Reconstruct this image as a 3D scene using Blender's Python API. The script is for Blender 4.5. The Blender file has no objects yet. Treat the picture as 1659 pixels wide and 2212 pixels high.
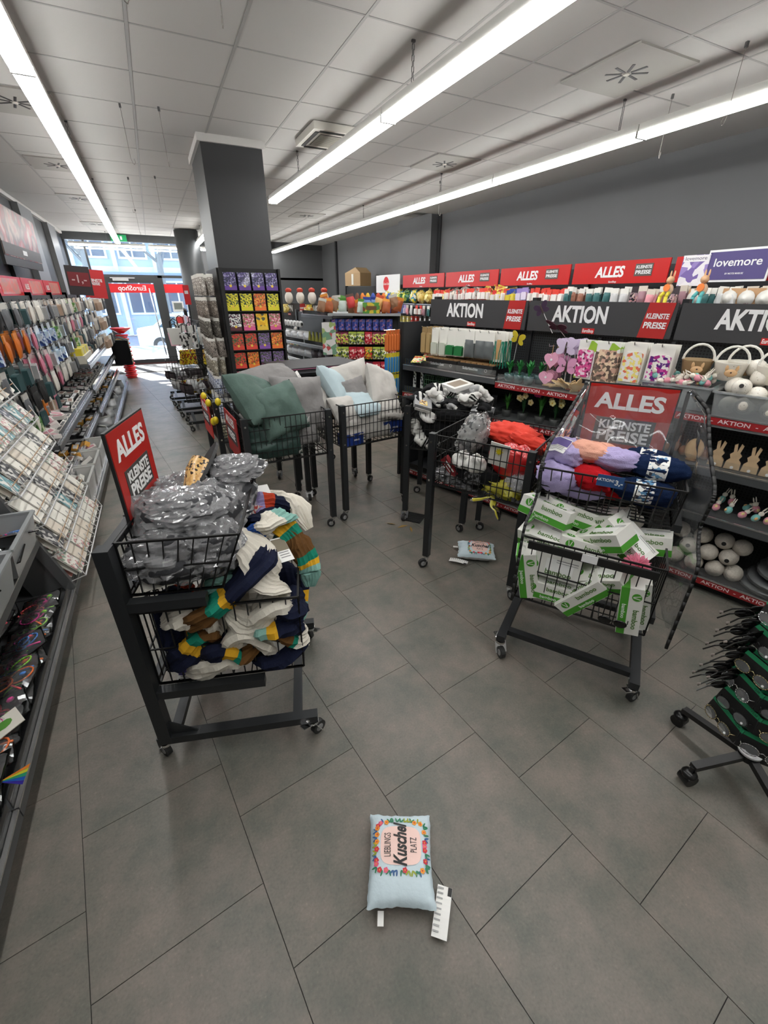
import bpy, bmesh, math, random
from mathutils import Vector, Matrix, noise
S = bpy.context.scene; COL = S.collection; PI = math.pi
rnd = random.Random(7)
# ---------------------------------------------------------------- camera
def make_camera():
    yaw, pitch, roll = .4531, .4703, .005
    fwd = Vector((math.sin(yaw)*math.cos(pitch), math.cos(yaw)*math.cos(pitch), -math.sin(pitch)))
    r = Vector((math.cos(yaw), -math.sin(yaw), 0)); u = r.cross(fwd)
    R = math.cos(roll)*r + math.sin(roll)*u; U = -math.sin(roll)*r + math.cos(roll)*u
    cd = bpy.data.cameras.new('camera'); cam = bpy.data.objects.new('camera', cd); COL.objects.link(cam)
    m = Matrix.Identity(4)
    for i in range(3): m[i][0], m[i][1], m[i][2] = R[i], U[i], -fwd[i]
    m.translation = (0, 0, 1.65); cam.matrix_world = m
    cd.sensor_fit = 'VERTICAL'; cd.sensor_height = 24; cd.lens = 926.6/2212*24; cd.clip_start = .02; cd.clip_end = 300
    S.camera = cam
make_camera()
# ---------------------------------------------------------------- world, sun, exposure
LAMP = 30.0            # strength of the strip lamps
w = bpy.data.worlds.new('sky'); S.world = w; w.use_nodes = True
wn = w.node_tree.nodes; bg = wn['Background']; sky = wn.new('ShaderNodeTexSky')
try: sky.sky_type = 'NISHITA'
except Exception: pass
sky.sun_disc = False; sky.sun_elevation = math.radians(34); sky.sun_rotation = math.radians(40)
w.node_tree.links.new(sky.outputs[0], bg.inputs[0]); bg.inputs[1].default_value = 1.5
sd = bpy.data.lights.new('sun', 'SUN'); sd.energy = 90; sd.angle = .01; sd.color = (1, .96, .9)
so = bpy.data.objects.new('sun', sd); COL.objects.link(so)
so.rotation_euler = Vector((.42, -1, -.62)).to_track_quat('-Z', 'Y').to_euler(); so.location = (0, 20, 9)
S.view_settings.view_transform = 'Standard'; S.view_settings.look = 'None'; S.view_settings.gamma = 1
S.view_settings.use_curve_mapping = False; S.view_settings.exposure = -.35
# ---------------------------------------------------------------- materials
MC = {}
def M(key, col=(.5,.5,.5), rough=.5, metal=0., spec=.5, emit=0, bump=0, bscale=60, var=0, vscale=4, coat=0, trans=0, alpha=1):
    if key in MC: return MC[key]
    m = bpy.data.materials.new(key); m.use_nodes = True; MC[key] = m
    nt = m.node_tree; N = nt.nodes; L = nt.links; b = N['Principled BSDF']; I = b.inputs
    c4 = (*col, 1); I['Base Color'].default_value = c4; I['Roughness'].default_value = rough; I['Metallic'].default_value = metal
    I['Specular IOR Level'].default_value = spec; I['Coat Weight'].default_value = coat
    I['Transmission Weight'].default_value = trans; I['Alpha'].default_value = alpha
    if emit: I['Emission Color'].default_value = c4; I['Emission Strength'].default_value = emit
    if var or bump: tc = N.new('ShaderNodeTexCoord')
    if var:
        n = N.new('ShaderNodeTexNoise'); n.inputs['Scale'].default_value = vscale; n.inputs['Detail'].default_value = 5
        L.new(tc.outputs['Object'], n.inputs['Vector'])
        r = N.new('ShaderNodeValToRGB'); e = r.color_ramp.elements
        e[0].position = .3; e[1].position = .7
        e[0].color = tuple(max(0, c*(1-var)) for c in col)+(1,); e[1].color = tuple(min(1, c*(1+var)) for c in col)+(1,)
        L.new(n.outputs['Fac'], r.inputs[0]); L.new(r.outputs[0], I['Base Color'])
    if bump:
        n2 = N.new('ShaderNodeTexNoise'); n2.inputs['Scale'].default_value = bscale; n2.inputs['Detail'].default_value = 3
        L.new(tc.outputs['Object'], n2.inputs['Vector'])
        bp = N.new('ShaderNodeBump'); bp.inputs['Strength'].default_value = bump; bp.inputs['Distance'].default_value = .004
        L.new(n2.outputs['Fac'], bp.inputs['Height']); L.new(bp.outputs[0], I['Normal'])
    return m
def C(r, g=None, b=None, rough=.55, **k):            # a plain colour given as 0-255 sRGB
    if g is None: g = b = r
    key = 'colour_%d_%d_%d_%d' % (r, g, b, rough*100)+('m' if k.get('metal') else '')
    f = lambda v: ((v/255+.055)/1.055)**2.4 if v > 10 else v/255/12.92
    return M(key, (f(r), f(g), f(b)), rough, **k)
def film(key='clear_film', tint=(.9,.92,.92), haze=.10, rough=.08):  # thin clear plastic: mostly see-through, with glossy creases
    if key in MC: return MC[key]
    m = bpy.data.materials.new(key); m.use_nodes = True; MC[key] = m; nt = m.node_tree; N = nt.nodes; L = nt.links
    N.remove(N['Principled BSDF']); out = N['Material Output']
    tr = N.new('ShaderNodeBsdfTransparent'); tr.inputs[0].default_value = (*[1-(1-t)*.6 for t in tint], 1)
    gl = N.new('ShaderNodeBsdfGlossy'); gl.inputs['Roughness'].default_value = rough; gl.inputs[0].default_value = (1,1,1,1)
    df = N.new('ShaderNodeBsdfDiffuse'); df.inputs[0].default_value = (*tint, 1)
    lw = N.new('ShaderNodeFresnel'); lw.inputs[0].default_value = 1.5
    m1 = N.new('ShaderNodeMixShader'); m2 = N.new('ShaderNodeMixShader'); m1.inputs[0].default_value = haze
    L.new(tr.outputs[0], m1.inputs[1]); L.new(df.outputs[0], m1.inputs[2])
    L.new(lw.outputs[0], m2.inputs[0]); L.new(m1.outputs[0], m2.inputs[1]); L.new(gl.outputs[0], m2.inputs[2])
    L.new(m2.outputs[0], out.inputs[0]); return m
def printed(key, cols, scale=25, rough=.35, kind='vor', coat=.2):  # flat print on a packet: patches of the given colours
    if key in MC: return MC[key]
    m = bpy.data.materials.new(key); m.use_nodes = True; MC[key] = m; nt = m.node_tree; N = nt.nodes; L = nt.links
    b = N['Principled BSDF']; b.inputs['Roughness'].default_value = rough; b.inputs['Coat Weight'].default_value = coat
    tc = N.new('ShaderNodeTexCoord')
    if kind == 'vor':
        t = N.new('ShaderNodeTexVoronoi'); t.inputs['Scale'].default_value = scale; L.new(tc.outputs['Object'], t.inputs['Vector'])
        s = N.new('ShaderNodeSeparateColor'); L.new(t.outputs['Color'], s.inputs[0]); src = s.outputs[0]
    else:
        t = N.new('ShaderNodeTexNoise'); t.inputs['Scale'].default_value = scale; t.inputs['Detail'].default_value = 2
        L.new(tc.outputs['Object'], t.inputs['Vector']); src = t.outputs['Fac']
    r = N.new('ShaderNodeValToRGB'); r.color_ramp.interpolation = 'CONSTANT' if kind == 'vor' else 'LINEAR'; e = r.color_ramp.elements
    f = lambda v: ((v/255+.055)/1.055)**2.4 if v > 10 else v/255/12.92
    n = len(cols)
    for i, c in enumerate(cols):
        p = i/n if kind == 'vor' else .32+.36*i/max(1, n-1)
        q = e[i] if i < 2 else e.new(p)
        q.position = p; q.color = (f(c[0]), f(c[1]), f(c[2]), 1)
    L.new(src, r.inputs[0]); L.new(r.outputs[0], b.inputs['Base Color']); return m
DARK = M('charcoal_metal', (.024,.026,.028), .42, .3, bump=.05, bscale=300)
GREY = M('grey_shelf_metal', (.10,.105,.11), .4, .5)
SILV = M('pale_shelf_metal', (.42,.44,.45), .35, .4)
BLK = C(18, rough=.5); CHR = M('chrome', (.7,.7,.7), .18, 1.)
RED = C(196, 30, 28, rough=.4); WHT = C(235, rough=.5); OFFW = C(222, 218, 208); CLEAR = film()
RUBB = C(38, rough=.6)
# ---------------------------------------------------------------- mesh helpers
class MB:
    def __init__(s): s.v = []; s.f = []; s.mi = []; s.mats = []
    def mid(s, m):
        if m not in s.mats: s.mats.append(m)
        return s.mats.index(m)
    def add(s, vs, fs, m):
        o = len(s.v); k = s.mid(m); s.v += [tuple(v) for v in vs]
        for f in fs: s.f.append(tuple(i+o for i in f)); s.mi.append(k)
        return s
    def box(s, c, d, m, rz=0, T=None):                # centre, size
        vs = [Vector((x*d[0]/2, y*d[1]/2, z*d[2]/2)) for z in (-1,1) for y in (-1,1) for x in (-1,1)]
        R = Matrix.Rotation(rz, 3, 'Z') if T is None else T
        vs = [R @ v + Vector(c) for v in vs]
        return s.add(vs, [(0,2,3,1),(4,5,7,6),(0,1,5,4),(2,6,7,3),(0,4,6,2),(1,3,7,5)], m)
    def b2(s, a, b, m):                               # box from corner to corner
        return s.box([(p+q)/2 for p, q in zip(a, b)], [abs(q-p) for p, q in zip(a, b)], m)
    def bar(s, a, b, w, m, h=None, up=(0,0,1)):       # square or flat bar between two points
        a = Vector(a); b = Vector(b); d = b-a; L = d.length
        if L < 1e-6: return s
        z = d/L; x = z.cross(Vector(up))
        if x.length < 1e-3: x = z.cross(Vector((0,1,0))) if abs(z.y) < .9 else Vector((1,0,0))
        x.normalize(); y = z.cross(x); h = h or w
        vs = [p+x*sx*w/2+y*sy*h/2 for p in (a, b) for sx, sy in ((-1,-1),(1,-1),(1,1),(-1,1))]
        return s.add(vs, [(3,2,1,0),(4,5,6,7),(0,1,5,4),(1,2,6,5),(2,3,7,6),(3,0,4,7)], m)
    def cyl(s, a, b, r, m, n=10, r2=None, cap=True):
        a = Vector(a); b = Vector(b); z = (b-a).normalized(); r2 = r if r2 is None else r2
        x = z.cross(Vector((0,0,1)))
        if x.length < 1e-3: x = Vector((1,0,0))
        x.normalize(); y = z.cross(x)
        vs = [p+(x*math.cos(t*2*PI/n)+y*math.sin(t*2*PI/n))*q for p, q in ((a,r),(b,r2)) for t in range(n)]
        fs = [(i, (i+1)%n, n+(i+1)%n, n+i) for i in range(n)]
        if cap: fs += [tuple(range(n))[::-1], tuple(range(n, 2*n))]
        return s.add(vs, fs, m)
    def tube(s, pts, r, m, n=6):
        for p, q in zip(pts, pts[1:]): s.cyl(p, q, r, m, n)
        return s
    def lathe(s, prof, m, n=12, c=(0,0,0), T=None):   # (radius, height) pairs about z
        T = T or Matrix.Identity(3); c = Vector(c)
        vs = [T @ Vector((r*math.cos(t*2*PI/n), r*math.sin(t*2*PI/n), z))+c for r, z in prof for t in range(n)]
        fs = [(j*n+i, j*n+(i+1)%n, (j+1)*n+(i+1)%n, (j+1)*n+i) for j in range(len(prof)-1) for i in range(n)]
        return s.add(vs, fs, m)
    def ell(s, c, r, m, n=10, k=6, T=None):           # ellipsoid
        T = T or Matrix.Identity(3)
        pr = [(math.sin(PI*i/k), -math.cos(PI*i/k)) for i in range(k+1)]
        vs = [T @ Vector((a*math.cos(t*2*PI/n)*r[0], a*math.sin(t*2*PI/n)*r[1], z*r[2]))+Vector(c) for a, z in pr for t in range(n)]
        fs = [(j*n+i, j*n+(i+1)%n, (j+1)*n+(i+1)%n, (j+1)*n+i) for j in range(k) for i in range(n)]
        return s.add(vs, fs, m)
    def prism(s, poly, h, m, T=None, c=(0,0,0)):      # outline in xy, thickness h along z, then T
        T = T or Matrix.Identity(3); n = len(poly); c = Vector(c)
        vs = [T @ Vector((x, y, z))+c for z in (-h/2, h/2) for x, y in poly]
        return s.add(vs, [tuple(range(n))[::-1], tuple(range(n, 2*n))]+[(i, (i+1)%n, n+(i+1)%n, n+i) for i in range(n)], m)
    def grid(s, fn, nu, nv, m, closed=False):         # fn(u,v) -> point; m may be a function of (u,v)
        vs = [fn(i/nu, j/nv) for j in range(nv+1) for i in range(nu+1)]; o = len(s.v); s.v += [tuple(v) for v in vs]
        for j in range(nv):
            for i in range(nu):
                mm = m((i+.5)/nu, (j+.5)/nv) if callable(m) else m
                a = o+j*(nu+1)+i; s.f.append((a, a+1, a+nu+2, a+nu+1)); s.mi.append(s.mid(mm))
        return s
    def mesh(s, name, smooth=False):
        me = bpy.data.meshes.new(name); me.from_pydata(s.v, [], s.f)
        for m in s.mats: me.materials.append(m)
        me.polygons.foreach_set('material_index', s.mi)
        if smooth: me.polygons.foreach_set('use_smooth', [True]*len(s.f))
        me.update(); return me
    def obj(s, name, parent=None, label=None, cat=None, group=None, kind=None, loc=None, rz=0, rot=None, smooth=False):
        return link(s.mesh(name, smooth), name, parent, label, cat, group, kind, loc, rz, rot)
def link(me, name, parent=None, label=None, cat=None, group=None, kind=None, loc=None, rz=0, rot=None):
    o = bpy.data.objects.new(name, me); COL.objects.link(o)
    if parent: o.parent = parent
    if loc is not None: o.location = loc
    o.rotation_euler = rot if rot is not None else (0, 0, rz)
    return tag(o, label, cat, group, kind)
def tag(o, label=None, cat=None, group=None, kind=None):
    for k, v in (('label', label), ('category', cat), ('group', group), ('kind', kind)):
        if v: o[k] = v
    return o
def thing(name, label, cat, loc=(0,0,0), rz=0, group=None, rot=None):
    return link(None, name, None, label, cat, group, None, loc, rz, rot)
KIDS = {}
def dup(root, loc, rz=0, label=None, group=None, rot=None):
    r = root.copy(); COL.objects.link(r); r.location = loc; r.rotation_euler = rot if rot is not None else (0, 0, rz)
    if label: r['label'] = label
    if group: r['group'] = group
    if root.name not in KIDS: KIDS[root.name] = [(c, list(c.children)) for c in root.children]
    for c, gs in KIDS[root.name]:
        d = c.copy(); COL.objects.link(d); d.parent = r
        for g in gs: e = g.copy(); COL.objects.link(e); e.parent = d
    return r
class Kit:                                            # a prototype whose first use is the original, then copies
    def __init__(s, build): s.build = build; s.o = None
    def put(s, loc, rz=0, label=None, group=None, rot=None):
        if s.o is None:
            s.o = s.build(); s.o.location = loc; s.o.rotation_euler = rot if rot is not None else (0, 0, rz)
            if label: s.o['label'] = label
            if group: s.o['group'] = group
            return s.o
        return dup(s.o, loc, rz, label, group, rot)
TXT = {}
def text(s, size, m, parent, loc, rot=(PI/2, 0, 0), bold=.0, shear=0, width=None, name='lettering', ext=.0006, space=1.0, flip=False):
    key = (s, round(size, 4), m.name, bold, shear, width, ext, space, flip)
    if key not in TXT:
        cu = bpy.data.curves.new('t', 'FONT'); cu.body = s; cu.size = size; cu.align_x = 'CENTER'; cu.align_y = 'CENTER'
        cu.offset = bold*size; cu.extrude = ext; cu.shear = shear; cu.resolution_u = 3; cu.space_character = space; cu.space_line = .85
        o = bpy.data.objects.new('t', cu); COL.objects.link(o)
        me = bpy.data.meshes.new_from_object(o.evaluated_get(bpy.context.evaluated_depsgraph_get())); bpy.data.objects.remove(o); bpy.data.curves.remove(cu)
        xs = [v.co.x for v in me.vertices]
        if width and xs:
            k = width/(max(xs)-min(xs))
            for v in me.vertices: v.co.x *= k
        if flip:
            for v in me.vertices: v.co.x *= -1
        me.name = name; me.materials.clear(); me.materials.append(m); TXT[key] = me
    return link(TXT[key], name, parent, loc=loc, rot=rot)
ORD = ['first','second','third','fourth','fifth','sixth','seventh','eighth','ninth','tenth','eleventh','twelfth','thirteenth','fourteenth','fifteenth','sixteenth','seventeenth','eighteenth','nineteenth','twentieth']
def nz(p, s=1, o=0): return noise.noise(Vector(p)*s+Vector((o*7.13, o*3.7, o*1.9)))
def rowat(base, yaw):                                 # a local frame: x along the row, y into it, z up
    return Matrix.Translation(Vector(base)) @ Matrix.Rotation(yaw, 4, 'Z')
# ---------------------------------------------------------------- the room
WX0, WX1, Y0, Y1, CZ = -1.6, 4.45, -2.2, 13.15, 2.85
def vinyl(key, c, green):
    m = M(key, c, .40, 0, .4, bump=.12, bscale=60); nt = m.node_tree; N = nt.nodes; L = nt.links; b = N['Principled BSDF']
    tc = N.new('ShaderNodeNewGeometry'); a = N.new('ShaderNodeTexNoise'); a.inputs['Scale'].default_value = 4.5; a.inputs['Detail'].default_value = 8; a.inputs['Roughness'].default_value = .68
    f = N.new('ShaderNodeTexNoise'); f.inputs['Scale'].default_value = 130; f.inputs['Detail'].default_value = 2
    L.new(tc.outputs['Position'], a.inputs['Vector']); L.new(tc.outputs['Position'], f.inputs['Vector'])
    r = N.new('ShaderNodeValToRGB'); e = r.color_ramp.elements; e[0].position = .36; e[1].position = .64
    e[0].color = (c[0]*.76, c[1]*.86, c[2]*.82, 1); e[1].color = (c[0]*1.34, c[1]*1.25, c[2]*1.20, 1)
    r2 = N.new('ShaderNodeValToRGB'); e = r2.color_ramp.elements; e[0].position = .30; e[0].color = (.88,.88,.88,1); e[1].position = .80; e[1].color = (1.45,1.4,1.33,1); q = e.new(.45); q.color = (.98,.98,.98,1); q = e.new(.66); q.color = (1.05,1.05,1.05,1)
    mx = N.new('ShaderNodeMix'); mx.data_type = 'RGBA'; mx.blend_type = 'MULTIPLY'; mx.inputs[0].default_value = 1
    L.new(a.outputs['Fac'], r.inputs[0]); L.new(f.outputs['Fac'], r2.inputs[0]); L.new(r.outputs[0], mx.inputs[6]); L.new(r2.outputs[0], mx.inputs[7]); L.new(mx.outputs[2], b.inputs['Base Color']); return m
FTILE = [vinyl('vinyl_tile_%d' % i, c, i) for i, c in enumerate([(.150,.137,.121),(.145,.134,.119),(.156,.141,.125)])]
fb = MB(); fb.b2((WX0-.3, Y0-.3, -.08), (WX1+.3, Y1+.2, -.004), M('joint_dark', (.035,.033,.03), .8))
floor = fb.obj('floor', kind='structure')
def floor_tiles():
    sp = .463; an = math.radians(8.5); ux = Vector((math.cos(an), math.sin(an), 0)); uy = Vector((-math.sin(an), math.cos(an), 0))
    o = Vector((.875, .904, 0)); me = []
    for m in FTILE:
        b = MB(); g = .0012; h = sp/2
        b.add([(-h+g,-h+g,-.004),(h-g,-h+g,-.004),(h-g,h-g,-.004),(-h+g,h-g,-.004),(-h+g,-h+g,0),(h-g,-h+g,0),(h-g,h-g,0),(-h+g,h-g,0)],
              [(4,5,6,7),(0,1,5,4),(1,2,6,5),(2,3,7,6),(3,0,4,7)], m)
        me.append(b.mesh('tile'))
    cells = []
    for i in range(-14, 14):
        for j in range(-10, 36):
            c = o+ux*(i+.5)*sp+uy*(j-(.5 if i % 2 == 0 else 0)+.5)*sp
            if c.x < WX0 or c.x > WX1 or c.y < -.6 or c.y > Y1-.1: continue
            cells.append(c)
    cells.sort(key=lambda c: c.length)
    far = MB()
    for k, c in enumerate(cells):
        if k < 290:
            t = link(me[rnd.randrange(3)], 'tile', floor, loc=c, rz=an+PI/2*rnd.randrange(4))
        else:
            h = sp/2-.0012; far.add([c-ux*h-uy*h, c+ux*h-uy*h, c+ux*h+uy*h, c-ux*h+uy*h], [(0,1,2,3)], FTILE[k % 3])
    far.obj('far_tiles', floor, kind='stuff')
floor_tiles()
# ceiling
CT = M('ceiling_panel', (.56,.545,.52), .9, bump=.1, bscale=200); CG = M('ceiling_grid', (.40,.39,.375), .6); WPL = M('white_plaster', (.60,.585,.56), .8)
cb = MB(); cb.b2((WX0-.3, Y0-.3, CZ+.012), (WX1+.3, Y1+.3, CZ+.1), CG)
ceiling = cb.obj('ceiling', kind='structure')
GX = [-.9+.525*i for i in range(9)]; GY = [-1.995+.585*i for i in range(27)]
tm = {}
DIFF = [(2.84,2.52),(2.97,4.72),(2.67,8.58),(-.60,4.73),(-.62,6.61),(-.66,8.64),(-.70,11.5)]
AC = (1.64, 4.39)
def ceil_tile(x0, x1, y0, y1):
    k = (round(x1-x0, 3), round(y1-y0, 3))
    if k not in tm:
        b = MB(); g = .009; X = k[0]/2-g; Y = k[1]/2-g
        b.box((0,0,0), (2*X, 2*Y, .012), CT); tm[k] = b.mesh('panel')
    link(tm[k], 'panel', ceiling, loc=((x0+x1)/2, (y0+y1)/2, CZ+.006))
for i in range(len(GX)-1):
    for j in range(len(GY)-1):
        ceil_tile(GX[i], GX[i+1], GY[j], GY[j+1])
for j in range(0, len(GY)-1, 3): ceil_tile(-1.5, -.9, GY[j], GY[min(j+3, len(GY)-1)])
for j in range(0, len(GY)-1, 4): ceil_tile(3.3, 3.72, GY[j], GY[min(j+4, len(GY)-1)])
b = MB()
for x in GX: b.b2((x-.008, Y0, CZ-.002), (x+.008, Y1, CZ+.012), CG)
for y in GY: b.b2((-.9, y-.006, CZ-.0015), (3.72, y+.006, CZ+.012), CG)
b.obj('grid_bars', ceiling)
b = MB(); b.b2((WX0, Y0, CZ-.05), (-1.5, Y1, CZ+.02), WPL); b.b2((3.72, Y0, CZ-.055), (WX1, 7.1, CZ+.02), WPL); b.b2((3.72, 7.1, CZ-.055), (4.0, 7.7, CZ+.02), WPL); b.b2((3.9, 7.7, CZ-.03), (WX1, Y1, CZ+.02), WPL)
b.obj('trim_1', kind='structure')
# walls
WG = M('grey_wall_paint', (.105,.107,.110), .55, bump=.05, bscale=30, var=.06, vscale=1.2)
WGD = M('dark_wall_paint', (.03,.031,.033), .5); WGL = M('mid_wall_paint', (.20,.205,.21), .5)
b = MB(); b.b2((WX1, Y0, 0), (WX1+.15, Y1+.2, CZ+.05), WG); b.obj('wall_right', kind='structure')
b = MB(); b.b2((WX1-.14, 7.15, 0), (WX1, 8.3, CZ-.03), WG); b.b2((WX1-.02, 7.06, 0), (WX1, 7.15, CZ-.05), WGD); b.b2((WX1-.05, 11.9, 0), (WX1, 11.99, CZ), WGD); b.obj('trim_2', kind='structure')
b = MB(); b.b2((WX0-.15, Y0, 0), (WX0, Y1+.2, CZ+.05), WGL)
b.obj('wall_left', kind='structure')
b = MB()
for y0, y1, d, m in ((5.6,6.6,.07,WGD),(7.9,9.0,.05,WGD),(9.0,9.9,.13,WGL),(10.3,11.2,.05,WGD),(11.2,12.0,.13,WGL),(12.3,13.1,.06,WGD)): b.b2((WX0, y0, .9), (WX0+d, y1, CZ-.05), m)
b.obj('trim_3', kind='structure')
b = MB(); b.b2((WX0-.15, Y0-.15, 0), (WX1+.15, Y0, CZ+.05), M('back_wall_white', (.5,.5,.48), .7)); b.obj('wall_back', kind='structure')
# the square pillar
b = MB(); b.b2((.62, 4.87, 0), (1.14, 5.7, CZ-.055), M('pillar_paint', (.035,.036,.038), .45)); b.b2((.595, 4.845, CZ-.055), (1.165, 5.725, CZ), WPL)
b.obj('pillar', kind='structure')
b = MB(); b.cyl((.92, 11.6, 0), (.92, 11.6, CZ-.02), .24, M('round_pillar_paint', (.06,.064,.067), .5), 32); b.obj('round_pillar', kind='structure', smooth=True)
# shop front: header, frames, glazing
FR = M('front_frame', (.055,.058,.06), .4, .2); GL = film('window_glass', (.93,.97,1), .015, .02)
b = MB()
b.b2((WX0, Y1-.04, 2.70), (WX1, Y1+.12, CZ+.05), FR); b.b2((WX0, Y1, 1.975), (WX1, Y1+.08, 2.03), FR)
b.b2((WX0-.02, Y1, 0), (WX0+.1, Y1+.1, 2.8), FR)
for x in (-.99, .27): b.b2((x-.05, Y1, 0), (x+.05, Y1+.08, 2.03), FR)
b.b2((-1.17, Y1, 2.0), (-1.13, Y1+.08, 2.72), FR); b.b2((1.25, Y1, 0), (1.33, Y1+.08, 2.7), FR)
b.b2((1.33, Y1, 0), (WX1, Y1+.12, 2.7), WG)
b.b2((WX0, Y1, 0), (-.99, Y1+.1, .06), FR); b.b2((.27, Y1, 0), (1.3, Y1+.1, .06), FR); b.b2((-.99, Y1-.02, 0), (.27, Y1+.1, .03), C(120,60,58))
b.obj('wall_front', kind='structure')
b = MB()
for x0, x1, z0, z1 in ((WX0+.1,-1.17,2.03,2.7),(-1.13,1.25,2.03,2.7)): b.b2((x0, Y1+.03, z0), (x1, Y1+.036, z1), GL)
b.obj('window_1', kind='structure')
b = MB(); b.b2((WX0+.1, Y1+.03, .06), (-1.04, Y1+.036, 1.975), GL); w2 = b.obj('window_2', kind='structure')
b = MB(); b.b2((.32, Y1+.03, .06), (1.25, Y1+.036, 1.975), GL); w3 = b.obj('window_3', kind='structure')
REDF = C(226, 40, 48, rough=.5)
b = MB(); b.b2((WX0+.1, Y1+.02, 1.65), (-1.04, Y1+.028, 1.84), REDF); b.obj('red_band', w2)
b = MB(); b.b2((.32, Y1+.02, 1.65), (1.25, Y1+.028, 1.84), REDF); b.obj('red_band', w3)
b = MB(); b.b2((-.94, Y1-.01, .03), (.22, Y1+.02, .12), FR); b.b2((-.94, Y1-.01, 1.86), (.22, Y1+.02, 1.975), FR)
b.b2((-.94, Y1-.01, .12), (-.86, Y1+.02, 1.86), FR); b.b2((.10, Y1-.01, .12), (.22, Y1+.02, 1.86), FR)
dr = b.obj('door_1', kind='structure')
b = MB(); b.b2((-.86, Y1, .12), (.10, Y1+.006, 1.86), GL); b.obj('glass', dr)
b = MB(); b.b2((-.86, Y1-.006, 1.65), (.10, Y1-.001, 1.84), REDF); b.obj('red_band', dr)
text('EuroShop', .15, C(250,235,235), dr, (-.38, Y1-.008, 1.745), (PI/2,0,0), bold=.02, width=.60, flip=True)
b = MB(); b.cyl((.06, Y1-.07, .2), (-.02, Y1-.07, 1.75), .014, M('brushed_steel', (.6,.6,.6), .3, .9), 12)
for z in (.4, 1.6): b.cyl((.03, Y1-.07, z), (.03, Y1, z), .009, CHR, 8)
b.obj('door_handle', dr, smooth=True)
b = MB(); b.b2((-.75, Y1-.05, 1.90), (-.42, Y1-.01, 1.95), C(190)); b.b2((-.80, Y1-.03, 1.955), (-.28, Y1-.015, 1.97), C(215)); b.obj('door_closer', dr)
# mat by the door
tag(MB().b2((-1.0, 11.7, .0), (.35, Y1-.05, .012), M('coir_mat', (.06,.06,.062), .9, bump=.5, bscale=150)).obj('door_mat'), 'dark grey entrance mat inside the glass shop door', 'door mat')
# ---------------------------------------------------------------- outside
b = MB(); b.b2((-25, Y1+.12, -.12), (30, 18.2, -.03), M('pale_paving', (.34,.35,.36), .8, var=.1, vscale=2)); b.b2((-25, 18.2, -.65), (30, 50, -.55), M('pale_paving', (.34,.35,.36), .8, var=.1, vscale=2)); st = b.obj('street', kind='structure')
def facade():
    t = thing('apartment_building', 'pale blue-grey building across the street seen through the shop window', 'building', (0, 30, -.5))
    w = MB(); w.b2((-3.5, 0, 0), (16, .5, 9), C(165,180,200)); w.b2((-3.5, -.15, 2.9), (16, 0, 3.4), C(215,225,235)); w.b2((-3.5, -.15, 5.9), (16, 0, 6.3), C(215,225,235)); w.obj('wall', t)
    f = MB().b2((-.7, -.09, -.85), (.7, 0, .85), C(225,230,235)).mesh('window'); g = MB().b2((-.6, -.10, -.75), (-.04, -.088, .75), C(60,80,105,rough=.1)).b2((.04, -.10, -.75), (.6, -.088, .75), C(60,80,105,rough=.1)).mesh('pane')
    for z in (1.9, 4.6, 7.4):
        for i in range(9): o = link(f, 'window', t, loc=(-2.4+1.9*i, 0, z)); link(g, 'pane', o)
    for i in range(10): MB().b2((-3.4+1.9*i, -.35, .0), (-3.2+1.9*i, 0, 9), C(205,215,228)).obj('pier', t)
    MB().b2((-3.5, -.9, 3.0), (16, 0, 3.12), C(120,140,165)).obj('canopy', t)
facade()
t = thing('apartment_building', 'low white roofed house with a pointed spire beyond the road', 'building', (-9.5, 34, 0))
MB().b2((-5, 0, 0), (3.5, 3, 5.2), C(225,230,232)).obj('wall', t); MB().prism([(-5.3,5.2),(3.8,5.2),(1.2,7.2),(-3.0,7.2)], 3.2, C(120,135,150), Matrix.Rotation(PI/2,3,'X'), (0,1.5,0)).obj('roof', t); MB().cyl((1.5,1,6.5),(1.5,1,12.5),.6,C(70,120,150),8,.02).obj('spire', t)
def tree(x, y, s, lab):
    t = thing('street_tree', lab, 'tree', (x, y, -.05)); b = MB(); r = random.Random(s)
    b.cyl((0,0,0), (.1,0,3.2), .2, C(105,110,112), 10, .12); b.obj('trunk', t)
    b = MB()
    def br(p, d, L, w, k):
        q = p+d*L; b.cyl(p, q, w, C(96,100,102), 5, w*.6, cap=False)
        if k:
            for i in range(3): br(q, (d+Vector((r.uniform(-.8,.8), r.uniform(-.8,.8), r.uniform(-.3,.6)))).normalized(), L*.72, w*.6, k-1)
    for i in range(5): br(Vector((.1,0,2.6+.25*i)), Vector((r.uniform(-1,1), r.uniform(-1,1), .7)).normalized(), 1.4, .07, 4)
    b.obj('branches', t)
tree(-2.1, 22, 3, 'bare street tree standing left of the glass door outside'); tree(.5, 24, 5, 'bare street tree with a thick trunk behind the parked car')
def car():
    t = thing('car', 'white parked car seen through the glass shop door', 'car', (1.3, 21.5, -.55)); P = C(225,232,232, rough=.25)
    T = Matrix.Rotation(PI/2, 3, 'X')
    MB().prism([(-2.1,.3),(2.1,.3),(2.15,.75),(1.5,.88),(.9,.95),(-1.5,.95),(-2.1,.85)], 1.7, P, T).obj('body', t)
    MB().prism([(-1.5,.94),(1.1,.94),(.4,1.4),(-.9,1.42)], 1.45, P, T).obj('cabin', t)
    MB().prism([(-1.3,.97),(-.3,.97),(-.3,1.34),(-.82,1.35)], 1.5, C(60,85,95,rough=.1), T).prism([(-.22,.97),(.85,.97),(.32,1.33),(-.22,1.34)], 1.5, C(60,85,95,rough=.1), T).obj('side_windows', t)
    for x in (-1.3, 1.3):
        for y in (-.78, .78): MB().cyl((x, y-.1, .3), (x, y+.1, .3), .31, C(30), 20).cyl((x, y-.11, .3), (x, y+.11, .3), .17, C(160), 12).obj('wheel', t)
car()
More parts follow.
